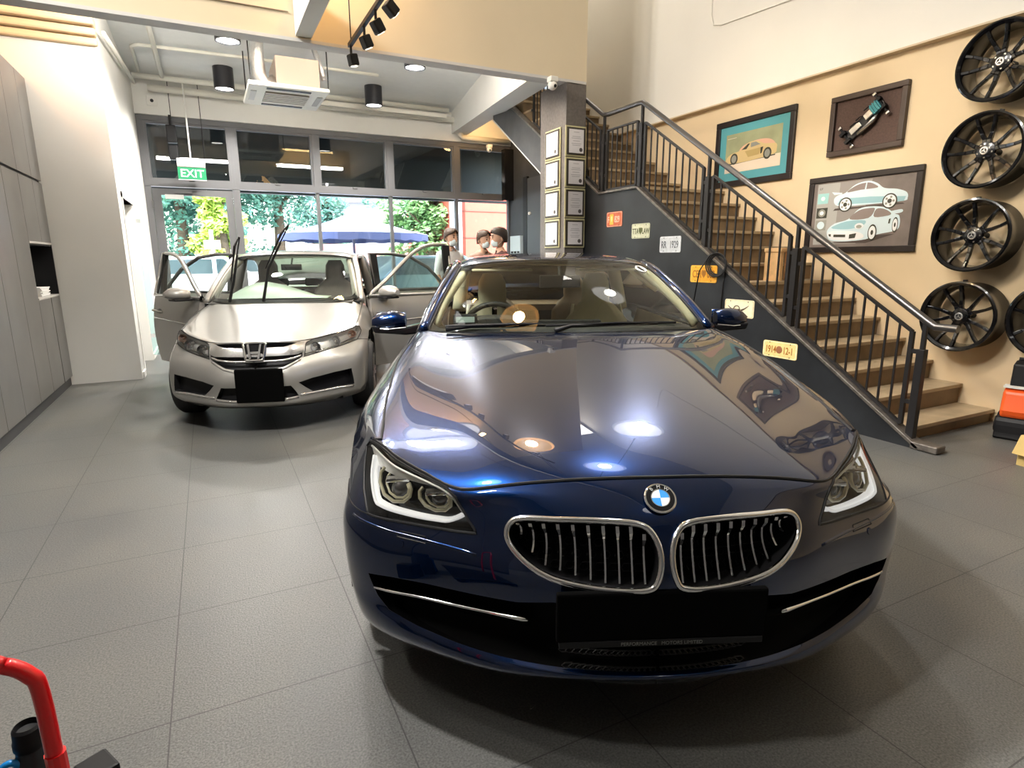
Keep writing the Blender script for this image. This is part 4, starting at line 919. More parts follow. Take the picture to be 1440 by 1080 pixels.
# lower intake: black inner shell, mesh, chrome blades, plate
itk = patch_mesh('lower_intake', BP, INTK, [], mat('intake_black', (.003, .003, .003), .6, spec=.1), bcar, .15, off=-.06)
INTR = [q for q in INTK]
for sd_ in (-1, 1): ring_wall(INTK, -.001, -.06, sd_, 'intake_lip', BLACKG, itk)
hx = MB()
for i in range(-14, 15):
    for j in range(2):
        s_ = abs(i)*.13+(.065 if j else 0)
        q = BP.pt((s_, 2.72+j*.33), -.035)*np.array([1 if i >= 0 else -1, 1, 1])
        hx.tube([q+np.array([.017*math.cos(a), 0, .0085*math.sin(a)]) for a in [PI/3*z for z in range(6)]], .002, 4, closed=True)
hx.build('mesh_insert', mat('mesh_plastic_grey', (.022, .022, .022), .4), itk)
for sd_ in (-1, 1):
    P = curve_pts([(6.06, 3.52), (5.4, 3.66), (4.72, 3.78), (3.72, 3.9), (3.0, 3.95), (2.52, 3.97)], 4)
    A = st_tube(BP, P, 0, .0, sd_); n = len(A)
    MB().tube(A, [.0045]*(n-6)+[.005, .0055, .006, .007, .0075, .005], 8).build('chrome_blade', CHROME, itk, smooth=True)
    Bq = st_tube(BP, [(s, t-.55) for s, t in P], 0, -.045, sd_)
    MB().add(A+Bq, [(i, i+1, n+i+1, n+i) for i in range(n-1)]).build('blade_vane', BLACKG, itk, smooth=True)
    # parking sensor and washer cover on the bumper
    q = BP.pt((5.45, 5.55), .0)*np.array([sd_, 1, 1]); nq = BP.nrm(np.array(5.45), np.array(5.55))*BP.out*np.array([sd_, 1, 1])
    MB().lathe([(0, .002), (.010, .002), (.012, -.004)], 12).xf(Matrix.Translation(Vector(q)) @ Vector(nq).to_track_quat('Z', 'Y').to_matrix().to_4x4()).build('parking_sensor', BLUE, bump)
    w_ = MB(); edge_tube(w_, BP, [(5.62, 6.3), (5.0, 6.3), (4.95, 5.95), (5.62, 5.9)], .0018, .0, True, 5, .2, sd_); w_.build('washer_cover', BLACK, bump)
    # crease along the lamp
    cr = MB(); edge_tube(cr, BP, [(6.9, 6.32), (6.48, 6.26), (5.88, 6.12), (4.96, 6.1), (3.9, 6.05)], .006, -.0035, False, 6, .2, sd_); cr.build('crease', BLUE, bump, smooth=True)
pl = thing('front_plate_holder', None, None); pl.parent = bcar; pl.location = (-.01, .006, .475)
MB().box(-.262, .262, .0, .02, -.07, .062).build('plate', mat('blank_plate', (.0015, .0015, .0015), .8, spec=.05), pl, bevel=.006)
MB().box(-.255, .255, -.002, .02, -.085, -.068).build('plate_frame', BLACK, pl, bevel=.003)
text('lettering', 'PERFORMANCE   MOTORS LIMITED', .013, mat('faint_grey_ink', (.16, .16, .15), .5), pl, (0, -.0026, -.0765), (PI/2, 0, 0), ext=.0003)
# roundel
q = BP.pt((0, 9.02), .004); nq = BP.nrm(np.array(0.), np.array(9.0))*BP.out
rd = thing('badge', None, None); rd.parent = bcar; rd.matrix_local = Matrix.Translation(Vector(q)) @ (Vector((0, nq[1], nq[2])).to_track_quat('Z', 'Y').to_matrix().to_4x4())
MB().lathe([(0, .0), (.041, 0), (.041, .004), (.039, .006), (.036, .006), (.036, .004), (0, .004)], 40).build('rim', CHROME, rd, smooth=.5)
MB().lathe([(0, .0045), (.0365, .0045), (.0365, .0052), (0, .0052)], 40).build('black_ring', BLACKG, rd)
for k in range(4):
    MB().prism([(0, 0)]+[(.0225*math.cos(a), .0225*math.sin(a)) for a in [k*PI/2+z*PI/16 for z in range(9)]], .0055, .0064).build('quadrant', mat('roundel_blue', (.05, .30, .75), .3) if k % 2 == 0 else mat('roundel_white', (.85, .87, .88), .3), rd)
MB().lathe([(.0225, .0055), (.0245, .0055), (.0245, .0068), (.0225, .0068), (.0225, .0055)], 32).build('inner_ring', CHROME, rd)
for ch, a in (('B', 128), ('M', 90), ('W', 52)):
    o = text('lettering', ch, .0125, mat('badge_silver', (.8, .8, .8), .3, metal=.6), rd, (.0305*math.cos(math.radians(a)), .0305*math.sin(math.radians(a)), .0056), (0, 0, math.radians(a-90)), ext=.0006)
# ---- glasshouse
WG = [[(0, 1.49, .992), (.2, 1.505, .992), (.4, 1.55, .988), (.57, 1.62, .982), (.728, 1.745, .972)],
      [(0, 1.72, 1.115), (.195, 1.735, 1.113), (.385, 1.775, 1.106), (.545, 1.84, 1.095), (.69, 1.935, 1.075)],
      [(0, 1.98, 1.232), (.18, 1.992, 1.229), (.36, 2.025, 1.22), (.505, 2.08, 1.205), (.64, 2.15, 1.18)],
      [(0, 2.26, 1.325), (.17, 2.267, 1.322), (.335, 2.29, 1.313), (.47, 2.325, 1.298), (.585, 2.375, 1.272)]]
WP = Patch(WG); WP.out = 1. if WP.nrm(np.array(1.), np.array(1.))[2] > 0 else -1.
FR = [(0, .08), (3.55, .12), (3.86, .3), (3.86, 2.7), (3.7, 2.9), (0, 2.93)]
ws = patch_mesh('windscreen', WP, [(0, 0), (4, 0), (4, 3), (0, 3)], [], WSG, bcar, .12)
patch_mesh('black_border', WP, [(0, 0), (4, 0), (4, 3), (0, 3)], [FR], BLACK, ws, .12, off=-.006)
MB().tube([tuple(WP.pt((3.1+.23*math.cos(a), 2.62+.16*math.sin(a)), .002)) for a in [k*PI/12 for k in range(24)]], .006, 5, closed=True).build('ring_sticker', WHITE, ws)
wl_ = MB()
for k in range(3): wl_.tube([tuple(WP.pt((2.98+.04*k, 2.66-.05*k), .002)), tuple(WP.pt((3.24, 2.6-.05*k), .002))], .002, 4)
wl_.build('sticker_print', BLACK, ws)
RG = [[(0, 2.25, 1.322), (.2, 2.26, 1.319), (.38, 2.29, 1.308), (.52, 2.34, 1.289), (.60, 2.40, 1.262)],
      [(0, 2.42, 1.347), (.2, 2.43, 1.344), (.38, 2.44, 1.334), (.53, 2.47, 1.312), (.61, 2.50, 1.272)],
      [(0, 2.85, 1.366), (.2, 2.85, 1.363), (.38, 2.85, 1.354), (.53, 2.85, 1.334), (.62, 2.85, 1.285)],
      [(0, 3.35, 1.352), (.2, 3.35, 1.349), (.38, 3.35, 1.340), (.53, 3.33, 1.318), (.62, 3.30, 1.265)],
      [(0, 3.72, 1.30), (.2, 3.72, 1.297), (.38, 3.71, 1.288), (.53, 3.68, 1.265), (.62, 3.65, 1.215)],
      [(0, 4.05, 1.20), (.2, 4.05, 1.197), (.39, 4.04, 1.187), (.55, 4.0, 1.165), (.66, 3.95, 1.12)],
      [(0, 4.36, 1.06), (.22, 4.36, 1.058), (.42, 4.34, 1.05), (.60, 4.30, 1.03), (.74, 4.24, 1.0)]]
RP = Patch(RG); RP.out = 1. if RP.nrm(np.array(1.), np.array(2.))[2] > 0 else -1.
rf = patch_mesh('roof', RP, [(0, 0), (4, 0), (4, 3.9), (0, 3.9)], [], BLUE, bcar, .15)
patch_mesh('roof_lining', RP, [(0, .2), (3.9, .2), (3.9, 3.9), (0, 3.9)], [], HEADL, rf, .3, off=-.035)
patch_mesh('rear_window', RP, [(0, 3.92), (4, 3.92), (4, 6), (0, 6)], [], glass_mat('rear_glass', (.78, .86, .84)), bcar, .25)
for sd_ in (-1, 1):
    ap = [(.745, 1.76, .966), (.70, 1.95, 1.075), (.648, 2.16, 1.178), (.60, 2.38, 1.262), (.60, 2.6, 1.292)]
    P = curve_pts([(x*sd_, y, z) for x, y, z in ap], 4)
    MB().tube(P, .028, 10).build('windscreen_pillar', BLUE, bcar, smooth=True)
    MB().tube([(p[0]-sd_*.03, p[1]-.005, p[2]+.012) for p in P], .007, 6).build('pillar_seal', BLACK, bcar, smooth=True)
    MB().tube(curve_pts([(.775*sd_, 1.80, .955), (.735*sd_, 1.98, 1.06), (.68*sd_, 2.2, 1.17), (.645*sd_, 2.5, 1.27), (.64*sd_, 2.9, 1.285), (.64*sd_, 3.3, 1.265), (.66*sd_, 3.7, 1.2), (.70*sd_, 4.05, 1.09), (.76*sd_, 4.25, .98)], 4), .014, 8).build('window_trim', BLACKG, bcar, smooth=True)
    # side glass
    t_ = [(.73, 1.98, 1.055), (.675, 2.2, 1.165), (.64, 2.5, 1.265), (.635, 2.9, 1.28), (.635, 3.3, 1.26), (.655, 3.7, 1.195), (.70, 4.0, 1.10)]
    b_ = [(.80, 1.9, .935), (.81, 2.2, .935), (.815, 2.5, .935), (.815, 2.9, .935), (.81, 3.3, .94), (.80, 3.7, .95), (.785, 4.05, .96)]
    MB().grid([[(x*sd_, y, z) for x, y, z in t_], [(x*sd_, y, z) for x, y, z in b_]]).build('side_window', glass_mat('side_glass', (.80, .86, .83)) if 'side_glass' not in MATS else MATS['side_glass'], bcar, smooth=True)
# ---- flanks, tail
def flank_u(y, z):
    zz = [.16, .25, .38, .55, .69, .76, .835, .90, .95]; uu = [.84, .885, .915, .935, .945, .932, .89, .835, .79]
    u = float(np.interp(z, zz, uu))
    if y > 4.0: u -= .16*((y-4.0)/.89)**2
    if y < 1.24: u -= .06*((1.24-y)/.7)**2
    return u
class Flank:
    out = 1.
    def ev(s, S, T): return np.stack([np.vectorize(flank_u)(S, T), np.asarray(S, float), np.asarray(T, float)], -1)
    def nrm(s, S, T):
        e = .01; du = s.ev(S+e, T)-s.ev(S-e, T); dv = s.ev(S, T+e)-s.ev(S, T-e); n = np.cross(du, dv)
        return n/np.linalg.norm(n, axis=-1, keepdims=True)
def arc(cx, cz, r, a0, a1, n=12): return [(cx+r*math.cos(math.radians(a0+(a1-a0)*k/n)), cz+r*math.sin(math.radians(a0+(a1-a0)*k/n))) for k in range(n+1)]
FL = Flank()
side_ = [(1.30, .19)]+[(3.42, .19)]+arc(3.78, .345, .37, 205, -25)+[(4.5, .26), (4.80, .36), (4.84, .70), (4.75, .90), (4.3, .955), (1.9, .945), (1.80, .83), (1.80, .69), (1.24, .695)]+arc(.93, .345, .37, 50, -22, 6)
for sd_ in (-1, 1): side_patch('body_side', FL, side_, [], BLUE, bcar, .09, 0, sd_)
TG = [[(0, 4.30, 1.07), (.25, 4.30, 1.068), (.5, 4.27, 1.05), (.70, 4.2, 1.01), (.80, 4.15, .955)], [(0, 4.6, 1.075), (.25, 4.6, 1.07), (.5, 4.57, 1.05), (.68, 4.5, 1.0), (.78, 4.45, .94)],
      [(0, 4.85, 1.07), (.25, 4.84, 1.065), (.5, 4.80, 1.04), (.66, 4.74, .99), (.745, 4.68, .92)], [(0, 4.89, .95), (.25, 4.88, .95), (.5, 4.86, .93), (.68, 4.80, .90), (.76, 4.74, .86)],
      [(0, 4.88, .7), (.25, 4.88, .7), (.5, 4.86, .7), (.70, 4.82, .68), (.79, 4.74, .66)], [(0, 4.87, .4), (.25, 4.87, .4), (.5, 4.85, .4), (.70, 4.80, .4), (.79, 4.72, .4)], [(0, 4.80, .25), (.25, 4.8, .25), (.5, 4.78, .25), (.68, 4.74, .25), (.77, 4.65, .25)]]
TP = Patch(TG); TP.out = 1. if TP.nrm(np.array(1.), np.array(0.5))[2] > 0 else -1.
patch_mesh('boot_lid', TP, [(0, 0), (4, 0), (4, 6), (0, 6)], [], BLUE, bcar, .25)
MB().box(-.84, .84, 1.35, 3.4, .20, .26).box(-.70, .70, .35, 4.6, .22, .28).build('underbody', BLACK, bcar)
for x in (-.82, .82):
    for y in (.93, 3.78):
        car_wheel(bcar, x-math.copysign(.035, x), y, .338, .235, mat('dark_alloy', (.12, .12, .125), .3, metal=.8))
        s = 1 if x > 0 else -1
        MB().lathe([(.36, -.0), (.375, .22), (.36, .23), (.0, .24)], 24, (0, 0, 0), 'x', PI*-.1, PI*1.1).xf(Matrix.Translation((x+s*.08, y, .345)) @ Matrix.Scale(-s, 4, (1, 0, 0))).build('wheel_arch_liner', BLACK, bcar)
# ---- mirrors
for sd_ in (-1, 1):
    m_ = MB()
    prof = []
    for q in range(7):
        f = q/6; x = .86+.185*f; sc = [.62, .85, .97, 1., .97, .86, .5][q]
        prof.append([(sd_*x, 1.985+.06*math.cos(a)*sc+.03*f, .995-.012*f+.062*math.sin(a)*sc*(1 if math.sin(a) > 0 else .75)) for a in [2*PI*k/16 for k in range(16)]])
    for r_ in prof: r_.append(r_[0])
    mr = m_.grid(prof).add(prof[0][:-1], [tuple(range(16))]).add(prof[-1][:-1], [tuple(range(16))]).build('wing_mirror', BLUE, bcar, smooth=.9)
    MB().prism([(.75, -.05), (.86, -.062), (1.03, -.05), (1.045, -.01), (.86, -.02), (.78, .0)], 1.95, 2.05, lambda a, b, c: (a*sd_, c, b+.985)).build('mirror_base', BLACKG, mr, bevel=.01)
    MB().tube([(sd_*.855, 1.93, .968), (sd_*.95, 1.94, .958), (sd_*1.04, 1.965, .962)], .0025, 6).build('mirror_chrome_line', CHROME, mr)
    MB().box(min(sd_*.87, sd_*1.03), max(sd_*.87, sd_*1.03), 2.065, 2.07, .955, 1.04).build('mirror_glass', CHROME, mr)
# ---- scuttle and wipers
sc_ = MB()
P0 = [tuple(BP.pt((s, 15.95), -.012)) for s in np.linspace(0, 5.6, 15)]; P1 = [tuple(WP.pt((s, 0.0), -.004)) for s in np.linspace(0, 3.95, 15)]
P0 = [(-x, y, z) for x, y, z in P0[::-1]]+P0[1:]; P1 = [(-x, y, z) for x, y, z in P1[::-1]]+P1[1:]
sc_.grid([[(x, y-.02, z-.01) for x, y, z in P0], [(x, y+.03, z) for x, y, z in P1]]).build('scuttle', BLACK, bcar)
for a, b, c in (((-.10, 1.50, .995), (-.02, 1.53, 1.012), (.42, 1.60, 1.012)), ((-.62, 1.63, .99), (-.5, 1.60, 1.008), (-.06, 1.54, 1.015))):
    wv = MB().tube([a, b, c], [.012, .009, .006], 8).build('wiper', BLACK, bcar, smooth=True)
    mid = (Vector(b)+Vector(c))/2; MB().tube([Vector(b)+V(-.12, 0, .002), mid+V(0, -.012, .01), Vector(c)+V(.1, .03, .002)], .006, 6).build('blade', BLACK, wv)
# ---- cabin
cab = MB().grid([[(x, y, z) for x in (-.70, -.35, 0, .35, .70)] for y, z in ((1.60, .955), (1.85, .965), (2.08, .955), (2.2, .88), (2.22, .6))]).build('dashboard', DSH, bcar, smooth=True, solid=.01)
MB().prism([(-.24, 0), (.24, 0), (.22, .035), (-.22, .035)], 2.02, 2.06, lambda a, b, c: (a, c, b+.955)).build('display_hood', BLACK, cab, bevel=.008)
MB().prism(curve_pts([(-.58, 0), (-.50, .05), (-.37, .062), (-.24, .05), (-.16, 0)], 3), 2.0, 2.16, lambda a, b, c: (a, c, b+.95)).build('instrument_cowl', DSH, cab, bevel=.01)
swc = thing('steering_wheel', None, None); swc.parent = bcar; swc.location = (-.37, 2.30, .90); swc.rotation_euler = (math.radians(-65), 0, 0)
MB().tube([(.185*math.cos(a), .185*math.sin(a), 0) for a in [k*PI/16 for k in range(32)]], .016, 10, closed=True).build('wheel_rim', BLACK, swc, smooth=True)
MB().ball((0, 0, -.02), .07, 14, 8, (1, .8, .5)).bar((-.17, 0, 0), (.17, 0, 0), .03, .012).bar((0, 0, 0), (0, -.17, 0), .03, .012).build('wheel_hub', BLACK, swc, smooth=.7)
def seat(x, y, par, m, m2, zb=.36, s=1., name='seat', pipe=True):
    r = MB()
    sec = [(0, .20, .06), (.12, .235, .075), (.30, .25, .08), (.45, .235, .07), (.545, .165, .055), (.59, .105, .05), (.65, .108, .055), (.74, .102, .055), (.80, .07, .035)]
    G = []
    for h, hw, d in sec:
        yy = y+.16*h+.03; ring = []
        for k in range(16):
            a = 2*PI*k/16; cx_ = math.copysign(abs(math.cos(a))**.6, math.cos(a)); sy = math.copysign(abs(math.sin(a))**.8, math.sin(a))
            wing = -.045*abs(cx_)**3 if .1 < h < .5 and sy < 0 else 0
            ring.append((x+hw*s*cx_, yy+d*sy+wing, zb+.14+h*s))
        ring.append(ring[0]); G.append(ring)
    b = r.grid(G).add(G[-1][:-1], [tuple(range(16))]).build(name, m, par, smooth=True)
    MB().box(x-.24*s, x+.24*s, y-.46, y+.06, zb, zb+.15).build('cushion', m2, b, bevel=.05, bseg=3)
    if pipe: MB().tube([(x-.2*s, y+.02, zb+.2), (x-.225*s, y+.03, zb+.42), (x-.18*s, y+.10, zb+.67)], .012, 6).tube([(x+.2*s, y+.02, zb+.2), (x+.225*s, y+.03, zb+.42), (x+.18*s, y+.10, zb+.67)], .012, 6).build('piping', mat('seat_piping', (.7, .66, .52), .5), b, smooth=True)
    return b
seat(-.37, 2.84, bcar, LEAD, LEAD, .34, .93); seat(.37, 2.84, bcar, LEA, LEA, .34, .93)
seat(-.33, 3.62, bcar, TRIMB, TRIMB, .40, .8, pipe=False); seat(.33, 3.62, bcar, TRIMB, TRIMB, .40, .8, pipe=False)
MB().box(-.62, .62, 3.72, 4.3, .90, .95).build('parcel_shelf', TRIMB, bcar)
MB().box(-.10, .10, 2.2, 3.3, .35, .62).build('centre_console', DSH, bcar, bevel=.03)
for sd_ in (-1, 1):
    MB().grid([[(sd_*.79, 1.95, .93), (sd_*.80, 2.6, .93), (sd_*.79, 3.4, .94)], [(sd_*.74, 1.95, .72), (sd_*.74, 2.6, .74), (sd_*.74, 3.4, .76)], [(sd_*.78, 1.95, .3), (sd_*.78, 2.6, .3), (sd_*.78, 3.4, .3)]]).build('door_trim', LEA, bcar, smooth=True)
    MB().tube(curve_pts([(sd_*.70, 1.83, .985), (sd_*.665, 1.98, 1.07), (sd_*.61, 2.18, 1.165), (sd_*.56, 2.36, 1.235), (sd_*.57, 2.6, 1.265)], 3), .03, 8).build('pillar_lining', HEADL, bcar, smooth=True)
    MB().tube(curve_pts([(sd_*.62, 3.25, .95), (sd_*.60, 3.3, 1.1), (sd_*.57, 3.35, 1.27)], 3), .05, 8).build('pillar_lining', HEADL, bcar, smooth=True)
    MB().box(min(sd_*.14, sd_*.50), max(sd_*.14, sd_*.50), 2.30, 2.45, 1.255, 1.268).build('sun_visor', HEADL, bcar, bevel=.004)
MB().box(-.115, .115, 2.10, 2.13, 1.165, 1.235).tube([(0, 2.12, 1.23), (0, 2.14, 1.28)], .012).build('rear_view_mirror', BLACK, bcar, bevel=.01)
ph = MB().box(-.60, -.47, 1.95, 1.975, .975, 1.035).build('phone_holder', BLACK, bcar, bevel=.008); MB().box(-.585, -.485, 1.944, 1.95, .99, 1.02).build('screen', mat('phone_screen', (.35, .42, .40), .2), ph)

HG = [[(0,0.12,0.19),(0.12,0.124,0.19),(0.24,0.14,0.19),(0.36,0.19,0.19),(0.48,0.27,0.19),(0.58,0.35,0.19),(0.67,0.43,0.195),(0.735,0.53,0.2),(0.77,0.64,0.21)],
[(0,0.015,0.225),(0.12,0.019,0.225),(0.24,0.035,0.227),(0.36,0.09,0.232),(0.48,0.175,0.236),(0.58,0.25,0.24),(0.675,0.335,0.245),(0.745,0.45,0.25),(0.78,0.62,0.26)],
[(0,-0.01,0.265),(0.12,-0.006,0.265),(0.24,0.01,0.266),(0.36,0.068,0.27),(0.48,0.155,0.274),(0.58,0.232,0.278),(0.68,0.318,0.283),(0.755,0.44,0.288),(0.79,0.62,0.29)],
[(0,0.0,0.34),(0.12,0.004,0.34),(0.24,0.02,0.34),(0.36,0.075,0.34),(0.48,0.16,0.343),(0.58,0.235,0.347),(0.683,0.322,0.352),(0.76,0.44,0.356),(0.795,0.62,0.36)],
[(0,-0.02,0.405),(0.12,-0.016,0.405),(0.24,0.002,0.405),(0.36,0.065,0.41),(0.48,0.155,0.415),(0.58,0.235,0.42),(0.68,0.325,0.43),(0.758,0.445,0.435),(0.797,0.625,0.435)],
[(0,-0.01,0.47),(0.12,-0.006,0.47),(0.24,0.012,0.472),(0.36,0.075,0.48),(0.48,0.165,0.49),(0.58,0.25,0.5),(0.68,0.345,0.505),(0.757,0.46,0.51),(0.797,0.64,0.51)],
[(0,0.02,0.53),(0.12,0.024,0.53),(0.24,0.04,0.532),(0.355,0.1,0.542),(0.475,0.195,0.555),(0.58,0.29,0.57),(0.675,0.4,0.58),(0.752,0.52,0.585),(0.797,0.68,0.58)],
[(0,0.045,0.575),(0.12,0.05,0.575),(0.24,0.066,0.577),(0.348,0.13,0.583),(0.47,0.23,0.605),(0.58,0.35,0.622),(0.672,0.5,0.638),(0.742,0.62,0.648),(0.797,0.74,0.635)],
[(0,0.07,0.64),(0.12,0.075,0.64),(0.24,0.09,0.64),(0.335,0.14,0.637),(0.46,0.25,0.65),(0.58,0.385,0.667),(0.683,0.545,0.69),(0.745,0.665,0.698),(0.8,0.8,0.655)],
[(0,0.13,0.7),(0.12,0.13,0.7),(0.24,0.145,0.697),(0.305,0.168,0.692),(0.445,0.285,0.703),(0.575,0.43,0.72),(0.68,0.6,0.738),(0.733,0.7,0.749),(0.8,0.86,0.69)],
[(0,0.28,0.742),(0.13,0.28,0.741),(0.26,0.3,0.738),(0.38,0.345,0.738),(0.49,0.43,0.745),(0.59,0.54,0.753),(0.68,0.69,0.765),(0.737,0.8,0.768),(0.803,0.94,0.69)],
[(0,0.6,0.825),(0.14,0.6,0.824),(0.28,0.61,0.82),(0.42,0.64,0.815),(0.54,0.69,0.812),(0.63,0.76,0.812),(0.7,0.85,0.81),(0.752,0.93,0.79),(0.806,1.02,0.69)],
[(0,0.88,0.895),(0.15,0.88,0.894),(0.3,0.885,0.89),(0.44,0.905,0.885),(0.56,0.94,0.878),(0.645,0.99,0.87),(0.705,1.05,0.855),(0.76,1.1,0.81),(0.808,1.16,0.69)],
[(0,1.07,0.938),(0.15,1.07,0.937),(0.3,1.085,0.935),(0.45,1.13,0.932),(0.57,1.21,0.931),(0.66,1.33,0.93),(0.72,1.42,0.905),(0.77,1.45,0.83),(0.81,1.45,0.69)]]

# ------------------------------------------------------------------ the silver saloon with its doors open
SIL = mat('silver_paint', (.37, .36, .335), .34, metal=.5, coat=1., coat_rough=.03); SILT = mat('grille_silver', (.62, .61, .59), .22, metal=.85)
GREYF = mat('grey_fabric', (.20, .18, .165), .85, var=.08, vscale=20); GREYL = mat('grey_trim', (.36, .33, .30), .7); HEADG = mat('pale_lining', (.55, .53, .48), .8)
th_ = math.radians(-17)
scar = thing('silver_saloon', 'silver saloon with all doors open and wipers raised, behind the blue car', 'car', (-1.17*math.cos(th_)-4.65*math.sin(th_), -1.17*math.sin(th_)+4.65*math.cos(th_), 0), th_)
HP = Patch(HG); HP.out = -1. if HP.nrm(np.array([1.]), np.array([4.]))[0][1] > 0 else 1.
H_SE = [(6.5, 9.36), (6.38, 9.7), (6.24, 11.8), (6.0, 12.98)]
H_LB = [(6.6, 7.08), (5.68, 7.05), (4.5, 7.08), (3.5, 7.08), (2.97, 7.05)]; H_LI = [(3.1, 7.7), (3.45, 8.9)]; H_LT = [(3.7, 9.12), (4.7, 9.28), (5.8, 9.24), (6.95, 9.1)]; H_LO = [(7.1, 8.4)]
H_L = H_LB+H_LI+H_LT+H_LO
H_G = [(0, 9.0), (1.9, 9.03), (3.0, 9.1), (3.25, 8.9), (2.95, 7.9), (2.88, 7.1), (2.6, 6.8), (1.75, 5.9), (.56, 5.5), (0, 5.4)]
H_F = [(6.0, 4.2), (4.76, 4.24), (3.32, 4.12), (2.55, 3.86), (2.9, 3.2), (3.3, 2.62), (4.9, 2.6), (6.15, 2.42)]
H_C = [(0, 3.6), (2.1, 3.6), (2.5, 2.42), (1.32, 2.26), (0, 2.2)]
hb_ = patch_mesh('bumper', HP, [(0, 0), (8, 0), (8, 6.9), (7.2, 6.98)]+H_LB+H_LI+[(3.6, 9.12), (3.0, 9.2), (1.9, 9.1), (0, 9.06)], [H_G, H_F, H_C], SIL, scar, .12)
patch_mesh('hood', HP, [(0, 9.06), (1.9, 9.1), (3.0, 9.2), (3.6, 9.18), (4.7, 9.36), (5.8, 9.34)]+H_SE+[(0, 12.98)], [], SIL, scar, .12)
for sd_ in (-1, 1): side_patch('fender', HP, [(7.2, 7.0), (8, 6.92), (8, 13), (6.02, 13)]+H_SE[::-1][1:]+[(6.95, 9.1)]+H_LO+[(6.6, 7.08)], [], SIL, scar, .12, 0, sd_)
g = MB()
for sd_ in (-1, 1):
    edge_tube(g, HP, [(0, 9.07), (1.9, 9.1), (3.0, 9.22), (3.6, 9.2), (4.7, 9.34), (5.8, 9.32)]+H_SE, .0038, .0004, False, 5, .3, sd_); edge_tube(g, HP, [(8, 6.9), (7.2, 6.99), (6.6, 7.08)], .003, -.001, False, 5, .3, sd_)
g.build('shut_line', BLACK, scar)
gr_ = patch_mesh('grille', HP, H_G, [], BLACK, scar, .2, off=-.05)
patch_mesh('grille_bar', HP, [(0, 8.35), (1.7, 8.42), (2.4, 8.7), (2.9, 8.98), (3.3, 8.95), (2.98, 7.7), (2.6, 7.5), (0, 7.45)], [], SILT, gr_, .15, off=.006)
for sd_ in (-1, 1):
    ring_wall(H_G, -.001, -.05, sd_, 'grille_edge', BLACK, gr_, HP)
    m_ = MB(); edge_tube(m_, HP, [(0, 6.85), (1.5, 6.9), (2.3, 7.05), (2.8, 7.3)], .009, .002, False, 8, .2, sd_); m_.build('grille_blade', SILT, gr_, smooth=True)
    lp_ = side_patch('headlight', HP, H_L, [], mat('lamp_grey', (.62, .62, .61), .3, metal=.4), scar, .2, -.05, sd_)
    ring_wall(H_L, -.002, -.05, sd_, 'housing', mat('lamp_grey2', (.7, .7, .69), .3, metal=.4), lp_, HP)
    side_patch('lens', HP, H_L, [], LENS, lp_, .2, .001, sd_)
    m_ = MB(); edge_tube(m_, HP, H_L, .0035, .0, True, 5, .2, sd_); m_.build('seal', BLACK, lp_)
    for s, t, r, mm in ((3.9, 8.1, .042, CHROME), (5.0, 8.15, .046, CHROME), (6.3, 8.2, .034, mat('amber_lens', (.62, .42, .33), .25))):
        q = HP.pt((s, t), -.035)*np.array([sd_, 1, 1]); nq = HP.nrm(np.array(float(s)), np.array(float(t)))*HP.out*np.array([sd_, .8, .3])
        MB().lathe([(r, .03), (r*.8, .005), (r*.4, -.01), (0, -.012)], 16).ball((0, 0, .005), r*.3, 10, 6).xf(Matrix.Translation(Vector(q)) @ Vector((0, -1, .1)).to_track_quat('Z', 'Y').to_matrix().to_4x4()).build('reflector', mm, lp_, smooth=True)
    m_ = MB(); edge_tube(m_, HP, [(3.05, 7.4), (4.2, 7.45), (5.6, 7.5), (6.5, 7.5), (6.85, 8.4)], .006, -.02, False, 6, .2, sd_); m_.build('inner_trim', SILT, lp_, smooth=True)
    fg = side_patch('fog_recess', HP, H_F, [], BLACK, scar, .2, -.045, sd_); ring_wall(H_F, -.001, -.045, sd_, 'recess_edge', BLACK, fg, HP)
    m_ = MB(); edge_tube(m_, HP, [(2.6, 2.45), (3.3, 2.45), (4.9, 2.42), (6.1, 2.25)], .011, -.004, False, 8, .2, sd_); m_.build('lip_strip', SILT, hb_, smooth=True)
    m_ = MB(); edge_tube(m_, HP, [(0, 5.1), (.7, 5.22), (1.85, 5.75), (2.75, 6.75)], .010, -.003, False, 8, .2, sd_); m_.build('chin_edge', SIL, hb_, smooth=True)
    m_ = MB(); edge_tube(m_, HP, [(0, 2.05), (1.3, 2.1), (2.5, 2.25)], .009, -.002, False, 8, .2, sd_); m_.build('lip_strip', SILT, hb_, smooth=True)
ci = patch_mesh('lower_intake', HP, H_C, [], BLACK, scar, .2, off=-.04)
MB().box(-.135, .21, -.045, -.02, .268, .525).build('plate', MATS['blank_plate'], scar, bevel=.008)
# emblem: an H in a rounded frame
q = HP.pt((0, 7.95), .012); bd = thing('badge', None, None); bd.parent = scar; bd.location = tuple(q); bd.scale = (1.35, 1.35, 1.35); bd.rotation_euler = (math.radians(-18), 0, 0)
fr = [(-.052, .05), (-.058, .03), (-.048, -.035), (-.036, -.048), (.036, -.048), (.048, -.035), (.058, .03), (.052, .05)]
MB().tube([(x, 0, z) for x, z in curve_pts(fr, 3, True)], .0075, 8, closed=True).build('badge_frame', CHROME, bd, smooth=True)
MB().prism([(x*.95, z*.95) for x, z in fr], .004, .008, lambda a, b, c: (a, c, b)).build('badge_field', BLACKG, bd)
MB().bar((-.034, -.003, .042), (-.022, -.003, -.04), .013, .012, (0, 1, 0)).bar((.034, -.003, .042), (.022, -.003, -.04), .013, .012, (0, 1, 0)).bar((-.026, -.003, -.006), (.026, -.003, -.006), .013, .012, (0, 1, 0)).build('badge_letter', CHROME, bd, bevel=.002)
